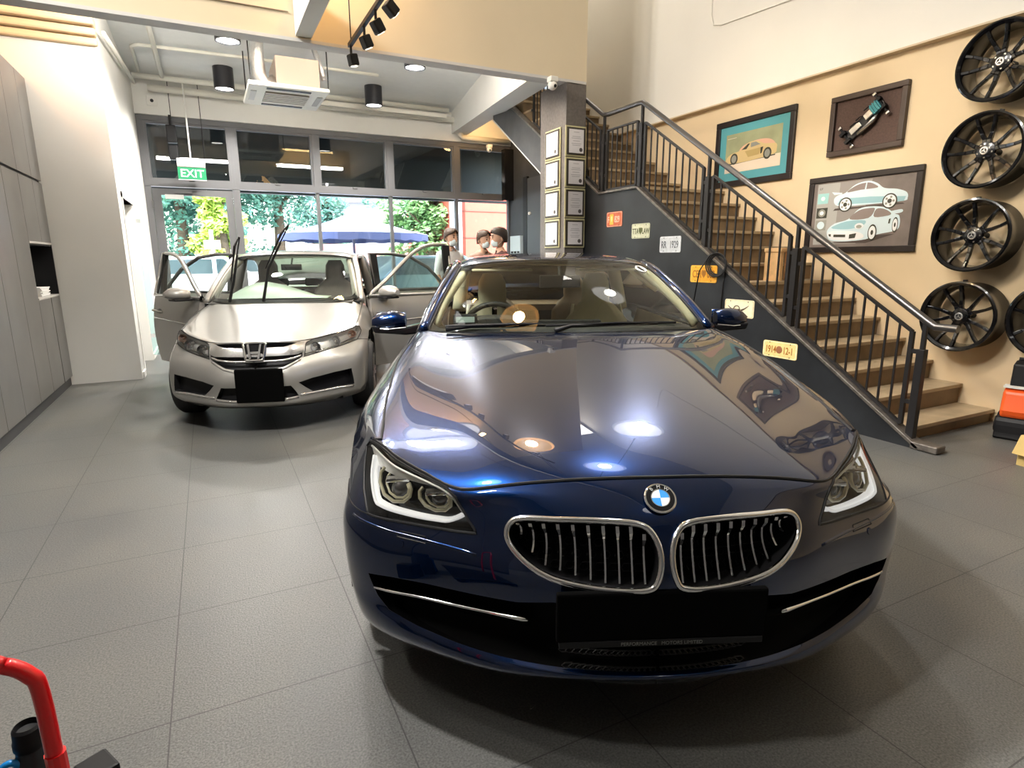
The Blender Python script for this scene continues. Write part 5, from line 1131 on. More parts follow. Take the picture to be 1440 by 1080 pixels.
# windscreen and roof
HW = [[(0, 1.06, .948), (.25, 1.075, .948), (.45, 1.125, .95), (.58, 1.22, .952), (.675, 1.36, .955)], [(0, 1.34, 1.11), (.24, 1.35, 1.109), (.44, 1.39, 1.104), (.57, 1.46, 1.097), (.655, 1.58, 1.08)],
      [(0, 1.64, 1.26), (.235, 1.65, 1.258), (.43, 1.685, 1.25), (.55, 1.74, 1.237), (.63, 1.83, 1.215)], [(0, 1.96, 1.385), (.23, 1.965, 1.382), (.42, 1.99, 1.372), (.53, 2.03, 1.357), (.60, 2.09, 1.335)]]
WP2 = Patch(HW); WP2.out = 1. if WP2.nrm(np.array(1.), np.array(1.))[2] > 0 else -1.
ws2 = patch_mesh('windscreen', WP2, [(0, 0), (4, 0), (4, 3), (0, 3)], [], glass_mat('saloon_glass', (.90, .96, .92), refl=.7), scar, .15)
patch_mesh('black_border', WP2, [(0, 0), (4, 0), (4, 3), (0, 3)], [[(0, .14), (3.5, .2), (3.8, .4), (3.8, 2.6), (3.6, 2.85), (0, 2.9)]], BLACK, ws2, .15, off=-.006)
HR_ = [[(0, 1.95, 1.382), (.24, 1.955, 1.379), (.43, 1.98, 1.368), (.55, 2.03, 1.352), (.62, 2.1, 1.32)], [(0, 2.12, 1.412), (.24, 2.12, 1.409), (.43, 2.13, 1.40), (.55, 2.16, 1.38), (.635, 2.2, 1.335)],
       [(0, 2.5, 1.428), (.24, 2.5, 1.425), (.43, 2.5, 1.416), (.56, 2.5, 1.397), (.645, 2.5, 1.345)], [(0, 3.0, 1.415), (.24, 3.0, 1.412), (.43, 3.0, 1.403), (.56, 3.0, 1.383), (.645, 2.98, 1.33)],
       [(0, 3.35, 1.375), (.24, 3.35, 1.372), (.43, 3.34, 1.362), (.56, 3.32, 1.34), (.64, 3.28, 1.28)], [(0, 3.7, 1.22), (.26, 3.7, 1.218), (.46, 3.68, 1.2), (.6, 3.63, 1.17), (.68, 3.58, 1.12)], [(0, 3.95, 1.06), (.28, 3.95, 1.058), (.5, 3.92, 1.045), (.66, 3.86, 1.02), (.74, 3.8, .98)]]
RP2 = Patch(HR_); RP2.out = 1. if RP2.nrm(np.array(1.), np.array(2.))[2] > 0 else -1.
r2 = patch_mesh('roof', RP2, [(0, 0), (4, 0), (4, 4.1), (0, 4.1)], [], SIL, scar, .2); patch_mesh('roof_lining', RP2, [(0, .2), (3.9, .2), (3.9, 4), (0, 4)], [], HEADG, r2, .3, off=-.03)
patch_mesh('rear_window', RP2, [(0, 4.15), (3.6, 4.2), (3.6, 5.9), (0, 5.9)], [], glass_mat('saloon_rear_glass', (.6, .82, .72)), scar, .25)
HT = [[(0, 3.93, 1.06), (.3, 3.92, 1.055), (.55, 3.88, 1.03), (.74, 3.8, .96)], [(0, 4.2, 1.05), (.3, 4.19, 1.045), (.55, 4.15, 1.02), (.73, 4.08, .95)], [(0, 4.40, 1.03), (.3, 4.39, 1.02), (.55, 4.34, .99), (.72, 4.26, .92)], [(0, 4.43, .8), (.3, 4.42, .8), (.55, 4.38, .79), (.74, 4.28, .76)], [(0, 4.42, .5), (.3, 4.41, .5), (.55, 4.36, .5), (.74, 4.26, .5)], [(0, 4.36, .24), (.3, 4.35, .24), (.55, 4.3, .24), (.72, 4.2, .24)]]
TP2 = Patch(HT); TP2.out = 1. if TP2.nrm(np.array(1.), np.array(.5))[2] > 0 else -1.
patch_mesh('boot_lid', TP2, [(0, 0), (3, 0), (3, 5), (0, 5)], [], SIL, scar, .25)
def hflank(y, z):
    u = float(np.interp(z, [.18, .3, .45, .62, .72, .85, .95, 1.02], [.79, .815, .83, .835, .832, .81, .77, .73]))
    if y > 3.7: u -= .10*((y-3.7)/.7)**2
    return u
class Flank2(Flank):
    def ev(s, S, T): return np.stack([np.vectorize(hflank)(S, T), np.asarray(S, float), np.asarray(T, float)], -1)
F2 = Flank2()
for sd_ in (-1, 1): side_patch('rear_wing', F2, [(3.02, .40), (3.12, .36)]+arc(3.48, .31, .345, 165, -15)+[(4.1, .26), (4.26, .4), (4.28, .8), (4.1, .97), (3.75, 1.0), (3.3, .98), (3.3, .7)], [], SIL, scar, .1, 0, sd_)
for sd_ in (-1, 1): side_patch('front_wing', F2, [(1.22, .2), (1.42, .2), (1.42, .80), (1.38, .86), (1.30, .82), (1.16, .70), (.92, .665)]+arc(.88, .31, .345, 75, -15, 8), [], SIL, scar, .08, 0, sd_)
for sd_ in (-1, 1):
    MB().box(min(sd_*.62, sd_*.79), max(sd_*.62, sd_*.79), 1.35, 3.15, .17, .32).build('sill', SIL, scar, bevel=.03)
    MB().tube(curve_pts([(sd_*.715, 1.39, .93), (sd_*.69, 1.56, 1.06), (sd_*.655, 1.82, 1.21), (sd_*.615, 2.09, 1.335), (sd_*.635, 2.5, 1.36), (sd_*.635, 3.0, 1.345), (sd_*.66, 3.35, 1.25), (sd_*.72, 3.75, 1.02)], 4), .03, 10).build('roof_rail', SIL, scar, smooth=True)
    MB().tube([(sd_*.76, 2.50, .3), (sd_*.77, 2.5, .8), (sd_*.70, 2.52, 1.1), (sd_*.63, 2.54, 1.36)], .045, 8).build('door_pillar', mat('pillar_grey', (.10, .095, .09), .6), scar, smooth=True)  # door pillar in plain dark grey
    MB().tube(curve_pts([(sd_*.655, 1.42, .96), (sd_*.63, 1.6, 1.08), (sd_*.59, 1.84, 1.22), (sd_*.55, 2.06, 1.315)], 3), .03, 8).build('pillar_lining', HEADG, scar, smooth=True)
    for y in (.88, 3.48):
        w_ = car_wheel(scar, sd_*.735, y, .30, .19, mat('saloon_alloy', (.25, .25, .26), .3, metal=.9), n=6)
MB().box(-.72, .72, 1.2, 4.1, .18, .24).box(-.60, .60, .3, 4.2, .20, .26).build('underbody', BLACK, scar)
MB().box(-.70, .70, 1.28, 1.40, .24, .93).box(-.66, .66, 3.35, 3.45, .3, .95).build('bulkhead', BLACK, scar)
# wipers raised off the glass
for a, b, tip in ((V(-.43, 1.10, .955), V(-.36, 1.04, 1.14), V(-.26, .98, 1.52)), (V(-.13, 1.06, .955), V(-.05, 1.0, 1.25), V(.165, .93, 1.62))):
    wv = MB().tube([a, b, b*.4+tip*.6], [.014, .011, .009], 8).build('wiper', BLACK, scar, smooth=True)
    o_ = V(-.012, -.03, 0); m2 = b*.2+tip*.8
    MB().tube([b+o_*1.2, m2+o_*1.6, tip+o_*.3], [.005, .011, .005], 6).tube([tip-(tip-b)*.75+o_*.3, tip], .006, 6).build('blade', BLACK, wv)
# cabin
cab2 = MB().grid([[(x, y, z) for x in (-.64, -.3, 0, .3, .64)] for y, z in ((1.2, .93), (1.5, .955), (1.72, .93), (1.8, .85), (1.82, .55))]).build('dashboard', mat('dash_grey', (.16, .155, .145), .7), scar, smooth=True, solid=.01)
MB().prism(curve_pts([(-.52, 0), (-.45, .05), (-.33, .06), (-.2, .05), (-.14, 0)], 3), 1.62, 1.78, lambda a, b, c: (a, c, b+.925)).build('instrument_cowl', GREYL, cab2, bevel=.01)
swc = thing('steering_wheel', None, None); swc.parent = scar; swc.location = (-.34, 1.9, .90); swc.rotation_euler = (math.radians(-65), 0, 0)
MB().tube([(.18*math.cos(a), .18*math.sin(a), 0) for a in [k*PI/14 for k in range(28)]], .015, 8, closed=True).build('wheel_rim', BLACK, swc, smooth=True)
MB().ball((0, 0, -.02), .06, 12, 8, (1, .8, .5)).bar((-.17, 0, 0), (.17, 0, 0), .03, .012).build('wheel_hub', BLACK, swc)
def hseat(x, y, m): return seat(x, y, scar, m, m, .38, 1.)
hseat(-.36, 2.28, GREYF); hseat(.36, 2.28, GREYF)
for x in (-.42, 0, .42):
    b = MB().prism(curve_pts([(-.19, 0), (-.2, .35), (-.12, .45), (.12, .45), (.2, .35), (.19, 0)], 3), 3.08, 3.22, lambda p, q, c: (p+x, c+.2*q, q+.5)).build('rear_backrest', GREYL, scar, bevel=.03); MB().box(x-.11, x+.11, 3.22, 3.30, 1.0, 1.10).build('headrest', mat('headrest_dark', (.03, .03, .03), .7), b, bevel=.02)
MB().box(-.62, .62, 2.7, 3.15, .40, .55).build('rear_bench', GREYL, scar, bevel=.04)
MB().box(-.62, .62, 3.3, 3.9, .96, .99).build('parcel_shelf', GREYL, scar)
MB().box(-.10, .10, 1.80, 1.83, 1.22, 1.28).tube([(0, 1.83, 1.28), (0, 1.9, 1.34)], .01).build('rear_view_mirror', BLACK, scar, bevel=.01)
fol = MB().grid([[(x, y, z) for x, z in zip((-.50, -.42, -.32, -.2, -.05, .1, .25, .4), q)] for y, q in ((1.28, (.965, .97, .97, .97, .97, .97, .968, .966)), (1.45, (1.0, 1.03, 1.05, 1.06, 1.05, 1.02, .985, .97)), (1.62, (1.0, 1.06, 1.10, 1.11, 1.08, 1.03, .975, .965)))]).build('dash_sheet', mat('pale_green_sheet', (.62, .74, .64), .35), scar, smooth=True, solid=.004)  # pale green humped sheet over the dashboard
# open doors
def door(side, front, ang, raise_=0., name='door'):
    L_ = 1.06 if front else .93
    t = thing('front_door' if front else 'rear_door', None, None); t.parent = scar
    t.location = (side*.805, 1.41 if front else 2.49, 0); t.rotation_euler = (0, 0, -side*math.radians(ang))
    def B3(x, y, z): return (side*x, y, z)
    def skin(y, z): return float(np.interp(z, [.27, .40, .62, .72, .88, .97], [-.015, .01, .018, .012, -.008, -.035]))
    zs = [.27, .34, .45, .56, .64, .70, .76, .84, .92, .965]; ys = [0, .04, .2, .4, .6, .8, L_-.05, L_]
    def zlow(y, z): return z+(.10*max(0, (y-.6)/.33)**2*(.97-z) if not front else 0)
    outer = MB().grid([[B3(skin(y, z), y, zlow(y, z)) for y in ys] for z in zs]).build('outer_panel', SIL, t, smooth=True)
    inn = MB()
    inn.grid([[B3(skin(y, z)-.075, y, zlow(y, z)) for y in ys] for z in zs])
    for y in (0, L_): inn.grid([[B3(skin(y, z), y, zlow(y, z)) for z in zs], [B3(skin(y, z)-.075, y, zlow(y, z)) for z in zs]])
    inn.grid([[B3(skin(y, .27), y, zlow(y, .27)) for y in ys], [B3(skin(y, .27)-.075, y, zlow(y, .27)) for y in ys]]).grid([[B3(skin(y, .965), y, .965) for y in ys], [B3(skin(y, .965)-.075, y, .965) for y in ys]])
    inn.build('inner_panel', GREYL, t)
    MB().box(min(side*-.14, side*-.08), max(side*-.14, side*-.08), .25, L_-.1, .66, .72).build('armrest', GREYF, t, bevel=.015)
    if front: W = [(-.02, .965), (.20, 1.085+raise_*.2), (.42, 1.22+raise_*.5), (.62, 1.33+raise_*.8), (.82, 1.385+raise_), (L_-.01, 1.395+raise_), (L_, .965)]
    else: W = [(.0, .965), (.01, 1.385+raise_), (.3, 1.385+raise_), (.55, 1.35+raise_), (.78, 1.22+raise_), (L_+.02, 1.02), (L_, .965)]
    def lean(z): return -.035-.30*(z-.965)
    P = [B3(lean(z), y, z) for y, z in (curve_pts(W[:-1], 4)+[W[-1]] if front else W)]
    MB().tube(P, .02, 8, closed=True).build('window_frame', SIL if front else mat('frame_dark_grey', (.07, .07, .07), .4), t, smooth=True)
    MB().tube([(p[0]-side*.012, p[1], p[2]) for p in P], .018, 6, closed=True).build('window_seal', BLACK, t, smooth=True)
    if front: MB().bar(B3(lean(1.18), L_-.035, .97), B3(lean(1.39), L_-.035, 1.385+raise_), .09, .03, (side, 0, 0)).build('pillar_cover', BLACK, t)
    else: MB().bar(B3(lean(1.1), .05, .97), B3(lean(1.38), .05, 1.375+raise_), .09, .03, (side, 0, 0)).build('pillar_cover', BLACK, t)
    MB().add([B3(lean(z)-.005, y, z) for y, z in W], [tuple(range(len(W)))]).build('window', MATS['side_tint'] if 'side_tint' in MATS else glass_mat('side_tint', (.72, .84, .80)), t)
    hx_ = L_-.16
    h = MB().tube([B3(.012, hx_-.09, .80), B3(.045, hx_-.07, .805), B3(.045, hx_+.06, .815), B3(.012, hx_+.08, .815)], .013, 8).build('door_handle', SIL, t, smooth=True)
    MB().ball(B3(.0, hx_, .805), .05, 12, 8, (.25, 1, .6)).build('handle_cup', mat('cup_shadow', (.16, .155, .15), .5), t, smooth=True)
    MB().tube([B3(.016, .04, .70), B3(.018, L_-.04, .735)], .008, 6).build('waist_crease', SIL, t, smooth=True)
    if front:
        prof = []
        for q in range(6):
            f = q/5; sc = [.72, .95, 1., .97, .82, .4][q]
            r_ = [B3(.02+.20*f, .12+.05*f+.07*math.cos(a)*sc, 1.0+.065*math.sin(a)*sc*(1.15 if math.sin(a) > 0 else .7)) for a in [2*PI*k/16 for k in range(16)]]
            r_.append(r_[0]); prof.append(r_)
        mr = MB().grid(prof).add(prof[-1][:-1], [tuple(range(16))]).add(prof[0][:-1], [tuple(range(16))]).build('wing_mirror', SIL, t, smooth=.9)
        MB().box(min(side*-.01, side*.17), max(side*-.01, side*.17), .07, .22, .945, .968).build('mirror_base', BLACK, mr, bevel=.01)
    return t
door(-1, True, 41); door(-1, False, 62); door(1, True, 58, .085); door(1, False, 60, .0)

# ------------------------------------------------------------------ people standing between the cars and the windows
SKIN = mat('skin', (.42, .25, .17), .5); HAIR = mat('hair_dark', (.025, .016, .012), .5, bump=.6, bscale=90); HAIRB = mat('hair_brown', (.055, .032, .02), .5, bump=.6, bscale=90); MASK = mat('face_mask', (.62, .72, .74), .8); CLTH = {}
def person(name, label, loc, face, h, shirt, hair, trousers=(.03, .03, .04), arm=0):
    t = thing(name, label, 'person', loc, face)      # faces local -y
    s = h/1.72
    bm = bmesh.new(); vs = {}
    J = dict(pel=(0, 0, .93, .145), sp1=(0, .01, 1.05, .135), sp2=(0, .02, 1.22, .15), ch=(0, .015, 1.36, .15), nk=(0, .0, 1.475, .062), hd0=(0, -.012, 1.53, .062),
             hl=(-.095, 0, .88, .105), kl=(-.10, -.01, .49, .065), al=(-.105, .03, .09, .045), fl=(-.115, -.10, .035, .042), tl=(-.118, -.17, .025, .03),
             hr=(.095, 0, .88, .105), kr=(.10, -.01, .49, .065), ar=(.105, .03, .09, .045), fr=(.115, -.10, .035, .042), tr=(.118, -.17, .025, .03),
             sl=(-.185, .015, 1.395, .068), el=(-.245, .03, 1.11, .047), wl=(-.235, -.12 if arm else -.05, .95 if arm else .86, .032), gl=(-.225, -.17 if arm else -.07, .92 if arm else .785, .03),
             sr=(.185, .015, 1.395, .068), er=(.245, .03, 1.11, .047), wr=(.20, -.16 if arm else -.05, 1.02 if arm else .86, .032), gr=(.16, -.22 if arm else -.07, 1.05 if arm else .785, .03))
    E_ = [('pel', 'sp1'), ('sp1', 'sp2'), ('sp2', 'ch'), ('ch', 'nk'), ('nk', 'hd0'), ('pel', 'hl'), ('hl', 'kl'), ('kl', 'al'), ('al', 'fl'), ('fl', 'tl'), ('pel', 'hr'), ('hr', 'kr'), ('kr', 'ar'), ('ar', 'fr'), ('fr', 'tr'), ('ch', 'sl'), ('sl', 'el'), ('el', 'wl'), ('wl', 'gl'), ('ch', 'sr'), ('sr', 'er'), ('er', 'wr'), ('wr', 'gr')]
    for k, (x, y, z, r) in J.items(): vs[k] = bm.verts.new((x*s, y*s, z*s))
    for a, b in E_: bm.edges.new((vs[a], vs[b]))
    # fingers: four and a thumb on each hand, each a short chain from the palm
    FN = []
    for sd, g_ in ((-1, 'gl'), (1, 'gr')):
        c = Vector(J[g_][:3]); w_ = Vector(J['wl' if sd < 0 else 'wr'][:3]); d = (c-w_).normalized(); sdv = Vector((0, 1, 0)).cross(d).normalized() if abs(d.y) < .9 else Vector((1, 0, 0))
        for q in range(5):
            off = (q-1.5)*.019 if q < 4 else -.036; ln = (.075, .085, .08, .062, .05)[q]
            p1 = c+Vector((0, off, 0))+d*(.02 if q < 4 else -.02); p2 = p1+d*ln*.55+Vector((-sd*.006, -.02 if q == 4 else 0, 0)); p3 = p2+d*ln*.45+Vector((-sd*.016, 0, 0))
            a = bm.verts.new(p1*s); b = bm.verts.new(p2*s); e = bm.verts.new(p3*s); bm.edges.new((vs[g_], a)); bm.edges.new((a, b)); bm.edges.new((b, e)); FN += [(a, .0095), (b, .0085), (e, .007)]
    bm.verts.index_update(); idx = {k: v.index for k, v in vs.items()}; fin = [(v.index, r) for v, r in FN]
    me = bpy.data.meshes.new('body'); bm.to_mesh(me); bm.free()
    o = bpy.data.objects.new('body', me); COL.objects.link(o); o.parent = t
    md = o.modifiers.new('skin', 'SKIN'); md.use_smooth_shade = True
    sk_ = me.skin_vertices[0].data
    for k, i in idx.items():
        r = J[k][3]*s; fl = 1.25 if k in ('sp1', 'sp2', 'ch', 'pel') else 1.
        sk_[i].radius = (r*fl, r*(.78 if fl > 1 else 1)); sk_[i].use_root = (k == 'pel')
    for i, r in fin: sk_[i].radius = (r, r)
    ss = o.modifiers.new('sub', 'SUBSURF'); ss.levels = ss.render_levels = 1
    dg = bpy.context.evaluated_depsgraph_get(); m2 = bpy.data.meshes.new_from_object(o.evaluated_get(dg)); o.modifiers.clear(); o.data = m2
    sm = mat('shirt_'+name+'%d' % int(loc[0]*100), shirt, .8, var=.08, vscale=25); tm = mat('trousers', trousers, .8); sh = mat('shoe', (.02, .02, .02), .5)
    m2.materials.clear()
    for m in (SKIN, sm, tm, sh): m2.materials.append(m)
    for p in m2.polygons:
        c = p.center/s; r = abs(c.x); p.use_smooth = True
        arm_ = r > .175 and c.z < 1.5
        if c.z < .09 and not arm_: k = 3
        elif c.z < .96 and not arm_: k = 2
        elif c.z > 1.455: k = 0
        elif arm_ and c.z < 1.13: k = 0
        else: k = 1
        p.material_index = k
    # head: shaped, continuous with the neck
    hv = MB(); G = []; N = 20
    secs = [(-.11, .045, .05, .0), (-.095, .052, .068, -.012), (-.07, .060, .082, -.016), (-.035, .068, .092, -.012), (.0, .074, .097, -.004), (.04, .077, .100, .004), (.08, .070, .092, .010), (.105, .052, .070, .012), (.12, .02, .03, .012)]
    for z, a, b, oy in secs:
        ring = []
        for k in range(N):
            q = 2*PI*k/N; x, y = a*math.cos(q), b*math.sin(q)+oy
            if -.04 < z < .02 and math.sin(q) < -.97: y -= .022 if z < 0 else .012
            if z == .0 and -.93 < math.sin(q) < -.7: y += .010
            ring.append((x*s, (y-.02)*s, (z+1.625)*s))
        ring.append(ring[0]); G.append(ring)
    hv.grid(G); hv.add(G[-1][:-1], [tuple(range(N))])
    hd = hv.build('head', SKIN, t, smooth=True, sub=1)
    for sg in (-1, 1):
        MB().ball((sg*.076*s, .005*s, 1.615*s), .03*s, 10, 8, (.35, .6, 1)).build('ear', SKIN, hd, smooth=True)
        MB().ball((sg*.031*s, -.108*s, 1.632*s), .012*s, 10, 8, (1.1, .5, .8)).build('eye', mat('eye_dark', (.02, .015, .012), .2), hd, smooth=True)
        MB().bar((sg*.016*s, -.114*s, 1.657*s), (sg*.048*s, -.105*s, 1.66*s), .008*s, .008*s).build('eyebrow', hair, hd)
    # hair cap: covers top, sides and back
    hc = MB(); G = []
    for z, a, b, oy, f in ((1.575, .074, .092, .02, .30), (1.61, .083, .105, .012, .22), (1.65, .087, .111, .006, .05), (1.69, .087, .112, .006, -.9), (1.725, .076, .10, .006, -1.1), (1.75, .05, .07, .008, -1.1), (1.762, .012, .02, .01, -1.1)):
        ring = []
        for k in range(N+1):
            q0 = math.asin(max(-1, min(1, f))) if f > -.95 else -PI/2
            q = q0+(PI-2*q0)*k/N; jx = 1+.03*math.sin(7*q+z*90)
            ring.append((a*jx*math.cos(q)*s, (b*jx*math.sin(q)+oy-.022)*s, z*s))
        G.append(ring)
    hc.grid(G).build('hair', hair, t, smooth=True, solid=.012*s)
    mk = MB(); G = []
    for z, d, a in ((1.62, .108, .055), (1.59, .115, .064), (1.56, .110, .066), (1.53, .094, .056), (1.515, .08, .042)):
        G.append([(a*math.sin(q)*s, (-.018-d*math.cos(q)*.93)*s, z*s) for q in [(-1.25+2.5*k/12) for k in range(13)]])
    m_ = mk.grid(G).build('face_mask', MASK, t, smooth=True, solid=.004*s)
    for sg in (-1, 1): MB().tube([(sg*.052*s, -.06*s, 1.60*s), (sg*.078*s, -.01*s, 1.63*s), (sg*.08*s, .015*s, 1.60*s), (sg*.05*s, -.055*s, 1.535*s)], .002, 4).build('ear_loop', WHITE, m_)
    MB().lathe([(.072*s, 1.43*s), (.066*s, 1.475*s), (.072*s, 1.47*s)], 16, (0, .005, 0)).build('collar', sm, t, smooth=True)
    return t
person('person', 'person in a pale grey shirt and face mask looking down beside the window post', (3.05, 7.92, 0), math.radians(22), 1.70, (.55, .58, .60), HAIRB, arm=1)
person('person', 'person in a dark maroon top and face mask seen from behind, turned left', (3.25, 6.74, 0), math.radians(-100), 1.66, (.06, .022, .022), HAIR)
person('person', 'person mostly hidden behind the one in maroon, only brown hair and mask showing', (3.36, 7.5, 0), math.radians(20), 1.66, (.30, .20, .16), HAIRB)
# ------------------------------------------------------------------ outside, beyond the glass
struct(MB().box(-40, 45, FY+.1, 90, -.16, -.02).build('ground_outside', mat('pale_paving', (.55, .54, .52), .8, var=.08, vscale=2)))
cnp = MB().box(-3, 9, FY+.13, FY+1.6, 3.72, 3.9).box(-3, 9, FY+1.45, FY+1.6, 2.60, 3.9).build('canopy_outside', mat('canopy_dark', (.012, .018, .02), .6)); tag(cnp, 'dark canopy over the pavement outside the upper panes', 'canopy', None, 'structure')
LEAFS = [mat('leaf_deep', (.11, .27, .20), .6, var=.35, vscale=3), mat('leaf_mid', (.19, .36, .14), .6, var=.35, vscale=3), mat('leaf_lime', (.34, .46, .08), .6, var=.3, vscale=3)]
BARK = mat('bark', (.10, .075, .05), .9, var=.3, vscale=12)
def tree(loc, h, r, n, m, label, seed):
    rn = random.Random(seed); t = thing('tree', label, 'tree', loc, group='trees across the street')
    tk = MB().tube([(0, 0, 0), (.1, .05, h*.3), (-.05, .1, h*.6), (0, 0, h*.85)], [.22, .18, .12, .05], 9)
    for k in range(6):
        a = rn.uniform(0, 6.28); z = h*rn.uniform(.3, .65); tk.tube([(0, 0, z), (math.cos(a)*r*.4, math.sin(a)*r*.4, z+h*.12), (math.cos(a)*r*.75, math.sin(a)*r*.75, z+h*.2)], [.09, .06, .02], 6)
    tk.build('trunk', BARK, t, smooth=True)
    cl = MB(); cens = [(rn.gauss(0, .42)*r, rn.gauss(0, .42)*r, h*.52+rn.gauss(0, .30)*h*.62, rn.uniform(.25, .5)*r) for _ in range(34)]
    for _ in range(n):
        cx_, cy_, cz_, cr = rn.choice(cens); d = Vector((rn.gauss(0, 1), rn.gauss(0, 1), rn.gauss(0, 1))).normalized()*cr*rn.uniform(.7, 1.05)
        p = Vector((cx_, cy_, max(.35, cz_)))+d; p.z = max(.12, p.z)
        a = Vector((rn.gauss(0, 1), rn.gauss(0, 1), rn.gauss(0, .6))).normalized(); b = a.orthogonal().normalized(); sz = rn.uniform(.07, .13)
        cl.add([p-a*sz, p-b*sz*.5, p+a*sz, p+b*sz*.5], [(0, 1, 2, 3)])
    o = cl.build('foliage', m, t, fix=False); return t
tree((-.7, 23.5, 0), 9.0, 2.4, 14000, LEAFS[0], 'deep green tree filling the view through the glass door', 1)
tree((2.5, 24.5, 0), 9.5, 2.9, 14000, LEAFS[0], 'large blue-green tree behind the left half of the parasol', 2)
tree((.42, 20.6, 0), 5.4, .62, 4500, LEAFS[2], 'slim yellow-green tree at the right edge of the glass door', 3)
tree((7.0, 20.0, 0), 5.0, 1.3, 8000, LEAFS[1], 'bright green tree beside the pale building, behind the masked person', 4)
tree((-3.2, 25, 0), 8.5, 2.6, 5000, LEAFS[0], 'dark tree farthest left behind the glass door', 5)
tree((5.0, 28, 0), 6.0, 1.4, 5000, LEAFS[0], 'bluish tree behind the right edge of the parasol top', 6)
# parasol
P0_ = V(3.52, 16.2, 0)
t = thing('parasol', 'big white parasol with blue valance outside the window', 'parasol', P0_)
top_ = V(0, 0, 2.52); rim_ = [V(1.95*math.cos(a), 1.95*math.sin(a), 1.95) for a in [k*PI/4+PI/8 for k in range(8)]]
cm = MB()
for k in range(8):
    a, b = rim_[k], rim_[(k+1) % 8]; m = (a+b)/2; m.z += .02
    R_ = [[top_*(1-f)+a*f-V(0, 0, .10*math.sin(PI*f)*.6) for f in (0, .25, .5, .75, 1)], [top_*(1-f)+m*f-V(0, 0, .16*math.sin(PI*f)*.6) for f in (0, .25, .5, .75, 1)], [top_*(1-f)+b*f-V(0, 0, .10*math.sin(PI*f)*.6) for f in (0, .25, .5, .75, 1)]]
    cm.grid(R_)
cm.build('canopy', mat('parasol_white', (.52, .54, .62), .8), t)
vm = MB()
for k in range(8):
    a, b = rim_[k], rim_[(k+1) % 8]; n_ = 6; up = [a+(b-a)*q/n_ for q in range(n_+1)]; lo_ = [p*1.0-V(0, 0, .17+.02*math.sin(q*2.1)) for q, p in enumerate(up)]; vm.grid([up, lo_])
vm.build('valance', mat('valance_blue', (.07, .09, .20), .8), t)
MB().ball((0, 0, 2.53), .16, 14, 8, (1, 1, .5)).build('finial', mat('parasol_white', (.52, .54, .62), .8), t, smooth=True)
MB().tube([(0, 0, 0), (0, 0, 2.5)], .035, 10).build('pole', mat('parasol_pole', (.12, .13, .2), .5), t)
rb = MB()
for a in rim_: rb.tube([V(0, 0, 2.46), a*.98], .012, 5)
rb.build('rib', mat('parasol_pole', (.12, .13, .2), .5), t)
MB().lathe([(0, 0), (.4, 0), (.38, .1), (.06, .12), (0, .12)], 24).build('base', mat('concrete', (.4, .4, .4), .9), t)
# buildings
b = thing('red_building', 'salmon red panelled building outside the right-hand window', 'building', (7.25, 17.5, 0))
SALM = mat('salmon_panel', (.40, .085, .055), .7, var=.05)
MB().box(0, 7, 0, 6, 0, 7).build('wall', SALM, b)
for z in (1.15, 1.95, 2.75, 3.55): MB().box(-.01, 7, -.02, 0, z, z+.03).box(-.012, 0, -.02, 6, z, z+.03).build('panel_joint', mat('panel_joint', (.25, .07, .05), .7), b)
MB().tube([(-.35, -.1, 0), (-.35, -.1, 6)], .19, 14).build('column', mat('column_pale', (.72, .74, .82), .6), b, smooth=True)
MB().box(1.0, 1.18, -.06, -.02, 1.25, 1.45).build('wall_lamp', WHITE, b)
b = thing('pale_building', 'pale concrete building with long bands behind the parasol', 'building', (9.2, 36, 0))
CON = mat('pale_concrete', (.40, .41, .43), .8)
MB().box(-3, 12, 0, 8, 0, 12).build('wall', CON, b)
for z in (3.1, 4.5, 5.9): MB().box(-3.2, 12, -.5, 0, z, z+.5).build('band', mat('band_grey', (.22, .23, .27), .7), b)  # bands in a darker grey than the wall
b = thing('low_shop', 'low pinkish shop row across the street under the parasol', 'building', (6.2, 26.5, 0))
MB().box(-2.4, 4.6, 0, 2, 0, 1.25).build('wall', mat('shop_white', (.75, .72, .72), .7), b); MB().box(-2.4, 2.6, -.25, 0, 1.25, 1.95).build('fascia', mat('shop_pink', (.75, .32, .32), .7), b)
MB().box(1.0, 1.7, -.27, -.25, .75, 1.1).build('notice', mat('notice_red', (.7, .15, .12), .6), b)
# cars and sign across the street
def far_car(loc, col, label, rz=0):
    t = thing('parked_car', label, 'car', loc, rz, group='cars parked across the street')
    MB().prism([(-2.1, .3), (-2.15, .75), (-1.4, .9), (-.8, 1.4), (.9, 1.42), (1.5, .95), (2.1, .85), (2.15, .3)], -.85, .85, lambda a, b, c: (a, c, b)).build('body', mat('far_paint%d' % int(col[0]*100), col, .3, coat=.6), t, bevel=.08)
    MB().prism([(-1.2, .95), (-.72, 1.33), (.82, 1.35), (1.25, .95)], -.86, .86, lambda a, b, c: (a, c, b)).build('windows', mat('far_glass', (.05, .07, .08), .1), t)
    for x in (-1.35, 1.35):
        for y in (-.75, .75): MB().lathe([(0, -.1), (.25, -.1), (.3, -.06), (.3, .06), (.25, .1), (0, .1)], 18, (x, y, .3), 'y').build('wheel', RUB, t)
far_car((-.4, 19.3, 0), (.8, .8, .8), 'white car parked outside, left through the glass door')
far_car((.9, 21.6, 0), (.72, .70, .66), 'pale car parked outside below the yellowish signboard')
far_car((4.9, 15.0, 0), (.13, .17, .17), 'teal car parked outside, seen through the open silver doors', .2)
t = thing('street_sign', 'pale yellow signboard on a white post seen through the glass door', 'sign', (.18, 18.0, 0))
